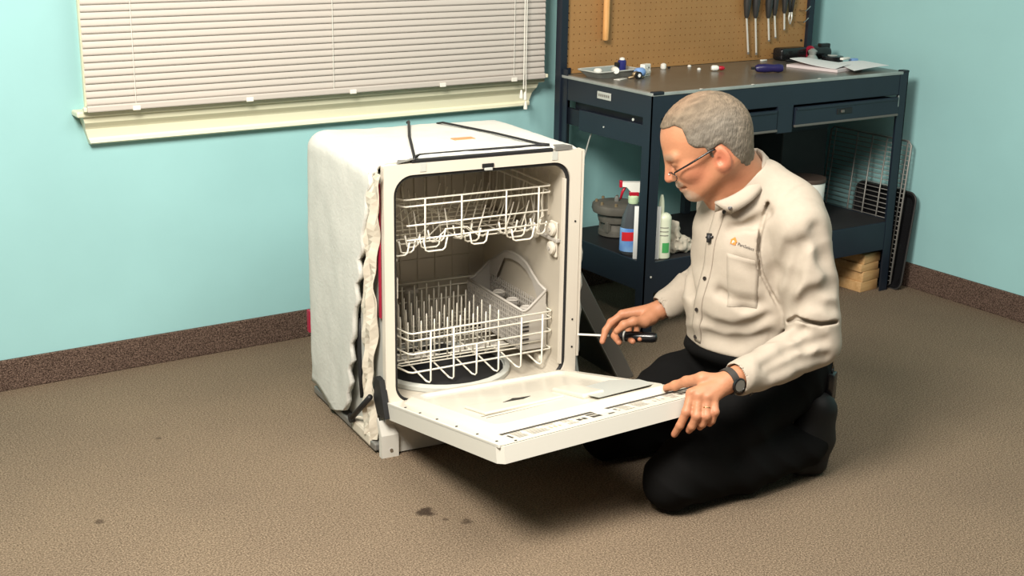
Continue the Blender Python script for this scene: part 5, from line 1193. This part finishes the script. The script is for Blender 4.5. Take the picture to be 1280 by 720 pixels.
MB().lathe([(0.017, 0), (0.019, 0.002), (0.019, 0.008), (0.0155, 0.0095), (0.0150, 0.0085)], tuple(fc), n=24, rot=R3).build('watch_case', 'blackgloss', wo, smooth=A40)
MB().lathe([(0.0148, 0.0075), (0.0148, 0.0092)], tuple(fc), n=24, rot=R3).build('watch_dial', 'dial', wo)
# ring on the left ring finger
rc = A(*HL['rk'])*0.45+A(*HL['r1'])*0.55; ra = A(*HL['r1'])-A(*HL['rk']); ra /= np.linalg.norm(ra); r1 = np.cross(ra, A(0, 0, 1)); r1 /= np.linalg.norm(r1); r2 = np.cross(ra, r1)
lab(keep(MB().tube([rc+(r1*math.cos(a)+r2*math.sin(a))*0.0106 for a in np.linspace(0, 2*PI, 16, endpoint=False)], 0.0017, 6, closed=True).build('ring', 'gold', None, smooth=True)), 'gold ring')

# ---- screwdriver held in the right hand
s0, h0, h1 = A(*HR['s0']), A(*HR['h0']), A(*HR['h1'])
dz = (h1-h0)/np.linalg.norm(h1-h0); h0 = s0+dz*((h0-s0) @ dz); L_ = float((h1-h0) @ dz)
sd_t = thing('screwdriver', 'black handled screwdriver held in the right hand against the dishwasher frame', 'screwdriver', tuple(h0))
RQ = Vector(dz).to_track_quat('Z', 'Y').to_matrix()
MB().lathe([(0.004, -0.004), (0.008, 0), (0.0095, 0.008), (0.0085, 0.020), (0.0135, 0.034), (0.0160, 0.060), (0.0155, L_-0.014), (0.012, L_-0.003), (0.003, L_)], n=14, rot=RQ).build('handle', 'blackgloss', sd_t, smooth=A40)
MB().tube([tuple((s0-h0)*0.985), (0, 0, 0)], 0.0032, 8).build('shaft', 'chrome', sd_t, smooth=A40)
MB().lathe([(0.0066, 0.036), (0.0160, 0.040), (0.0160, 0.044), (0.0066, 0.048)], n=14, rot=RQ).build('handle_band', 'lightgrey', sd_t, smooth=A40)

# ---- small things on the shirt, laid on its surface
from mathutils.bvhtree import BVHTree
_me = sh.data; _bv = BVHTree.FromPolygons([tuple(v.co) for v in _me.vertices], [tuple(p.vertices) for p in _me.polygons])
def on_shirt(P, n, off):   # drop a point onto the cloth along -n, then lift it by off
    P = Vector(P); n = Vector(n).normalized()
    h_ = _bv.ray_cast(P+n*0.05, -n, 0.12)
    if h_[0] is None: h_ = _bv.find_nearest(P)
    return h_[0]+n*off, h_[1]
def patch(name, m, rows, n, off, parent=sh, th=0.0012):
    vs = [on_shirt(p, n, off)[0] for r in rows for p in r]; k = len(rows[0])
    o = MB().add(vs, [(i*k+j, i*k+j+1, (i+1)*k+j+1, (i+1)*k+j) for i in range(len(rows)-1) for j in range(k-1)]).build(name, m, None, smooth=True)
    md = o.modifiers.new('t', 'SOLIDIFY'); md.thickness = th; md.offset = 0; o.parent = parent; return o
# placket
cs = [A(-1.93, -1.622, 0.742), A(-1.95, -1.613, 0.664), A(-1.959, -1.606, 0.558), A(-1.9665, -1.594, 0.469), A(-1.947, -1.580, 0.372)]
rows = []
for i in range(41):
    t = i/40*4; a = min(int(t), 3); c = cs[a]*(1-(t-a))+cs[a+1]*(t-a); rows.append([c+A(0, d, 0) for d in np.linspace(-0.017, 0.015, 5)])
patch('placket', 'shirt', rows, (-1, -0.05, 0.05), 0.0016)
# chest pocket
def bil(a, b, c, d, nu, nv): return [[(A(*a)*(1-u)+A(*b)*u)*(1-v)+(A(*d)*(1-u)+A(*c)*u)*v for u in np.linspace(0, 1, nu)] for v in np.linspace(0, 1, nv)]
pk = patch('chest_pocket', 'shirt', bil((-1.944, -1.668, 0.640), (-1.896, -1.736, 0.626), (-1.898, -1.742, 0.500), (-1.944, -1.682, 0.500), 9, 12), (-0.78, -0.62, 0.0), 0.0018)
# buttons
for b in ((-1.959, -1.610, 0.558), (-1.9665, -1.594, 0.469), (-1.949, -1.576, 0.385), (-1.952, -1.640, 0.742)):
    p_, n_ = on_shirt(b, (-0.95, -0.1, 0.1), 0.0030)
    MB().lathe([(0.0045, 0), (0.0055, 0.0008), (0.0055, 0.0022), (0.0035, 0.0016)], tuple(p_), n=12, rot=Vector((-0.95, -0.25, 0.15)).to_track_quat('Z', 'Y').to_matrix()).build('button', 'button', sh, smooth=A40)
for b, nn in (COLLAR_BTN):
    MB().lathe([(0.0045, 0), (0.0055, 0.0008), (0.0055, 0.0022), (0.0035, 0.0016)], b, n=12, rot=Vector(nn).to_track_quat('Z', 'Y').to_matrix()).build('button', 'button', sh, smooth=A40)
# cuff button
cb = CUF_L+A(0.012, -0.028, -0.036)
MB().lathe([(0.0045, 0), (0.0055, 0.0008), (0.0055, 0.0022), (0.0035, 0.0016)], tuple(cb), n=12, rot=Vector((0.1, -0.75, -0.6)).to_track_quat('Z', 'Y').to_matrix()).build('button', 'button', sh, smooth=A40)
# embroidered logo: orange house with a P, then the shop's name
lo_ = A(-1.9325, -1.6795, 0.6735); ln = A(-0.80, -0.55, 0.20); ln /= np.linalg.norm(ln)
ex = A(0.028, -0.043, -0.012); ex -= ln*(ex @ ln); ex /= np.linalg.norm(ex); ey = np.cross(ln, ex)
def flat_on_shirt(name, m, verts, faces, off, parent=sh):
    vs = [on_shirt(lo_+ex*x+ey*y, ln, off)[0] for x, y in verts]
    return MB().add(vs, faces).build(name, m, parent)
hs = [(-0.010, -0.002), (0.0, 0.009), (0.010, -0.002), (0.0075, -0.002), (0.0075, -0.011), (-0.0075, -0.011), (-0.0075, -0.002)]
lg = flat_on_shirt('logo_house', 'logo_orange', hs, [tuple(range(7))], 0.0024)
def text_mesh(txt, size, x0, y0):
    cu = bpy.data.curves.new('lettering', 'FONT'); cu.body = txt; cu.size = size; cu.resolution_u = 3
    ob = bpy.data.objects.new('lettering', cu); C.objects.link(ob); bpy.context.view_layer.update()
    me = bpy.data.meshes.new_from_object(ob.evaluated_get(bpy.context.evaluated_depsgraph_get()))
    v = [(p.co.x+x0, p.co.y+y0) for p in me.vertices]; f = [tuple(p.vertices) for p in me.polygons]
    C.objects.unlink(ob); bpy.data.objects.remove(ob); bpy.data.curves.remove(cu); bpy.data.meshes.remove(me); return v, f
v, f = text_mesh('P', 0.0125, -0.0038, -0.0095); flat_on_shirt('logo_letter', 'white', v, f, 0.0030, lg)
v, f = text_mesh('PartSelect', 0.0108, 0.0125, -0.0085); flat_on_shirt('logo_lettering', 'logo_black', v, f, 0.0026)
# clip-on microphone and its transmitter at the belt
p_, n_ = on_shirt((-1.95, -1.612, 0.668), (-1, -0.05, 0.1), 0.004)
mc = MB().tube([tuple(p_+Vector((0, 0.004, 0.010))), tuple(p_+Vector((-0.006, -0.002, -0.012)))], [0.0075, 0.006], 10).build('clip_microphone', 'black', sh, smooth=True)
MB().tube([tuple(p_+Vector((0, -0.010, 0.004))), tuple(p_+Vector((-0.003, 0.012, -0.002)))], 0.003, 8).build('mic_clip', 'blackgloss', mc, smooth=True)
tx = MB().bbox(-0.020, 0.020, -0.011, 0.011, -0.042, 0.040, 0.005)
tr_ = thing('belt_transmitter', 'small black radio microphone pack clipped to the back of the belt', 'microphone pack', TXP, 0.5)
tx.build('pack', 'blackgloss', tr_, smooth=A40)
MB().tube([(-0.004, 0, 0.038), (-0.002, 0.0, 0.052)], 0.0035, 8).build('antenna_base', 'black', tr_, smooth=True)
MB().tube([(-0.002, 0.0, 0.050), (0.004, 0.0, 0.075), (0.014, 0.0, 0.100), (0.030, 0.0, 0.103), (0.022, 0.004, 0.095)], 0.0013, 6).build('antenna_wire', 'brass', tr_, smooth=True)
MB().tube([(0.006, 0.0, 0.038), (-0.004, 0.0, 0.070), (0.004, 0, 0.104), (0.014, 0.0, 0.103)], 0.0011, 6).build('microphone_wire', 'black', tr_, smooth=True)
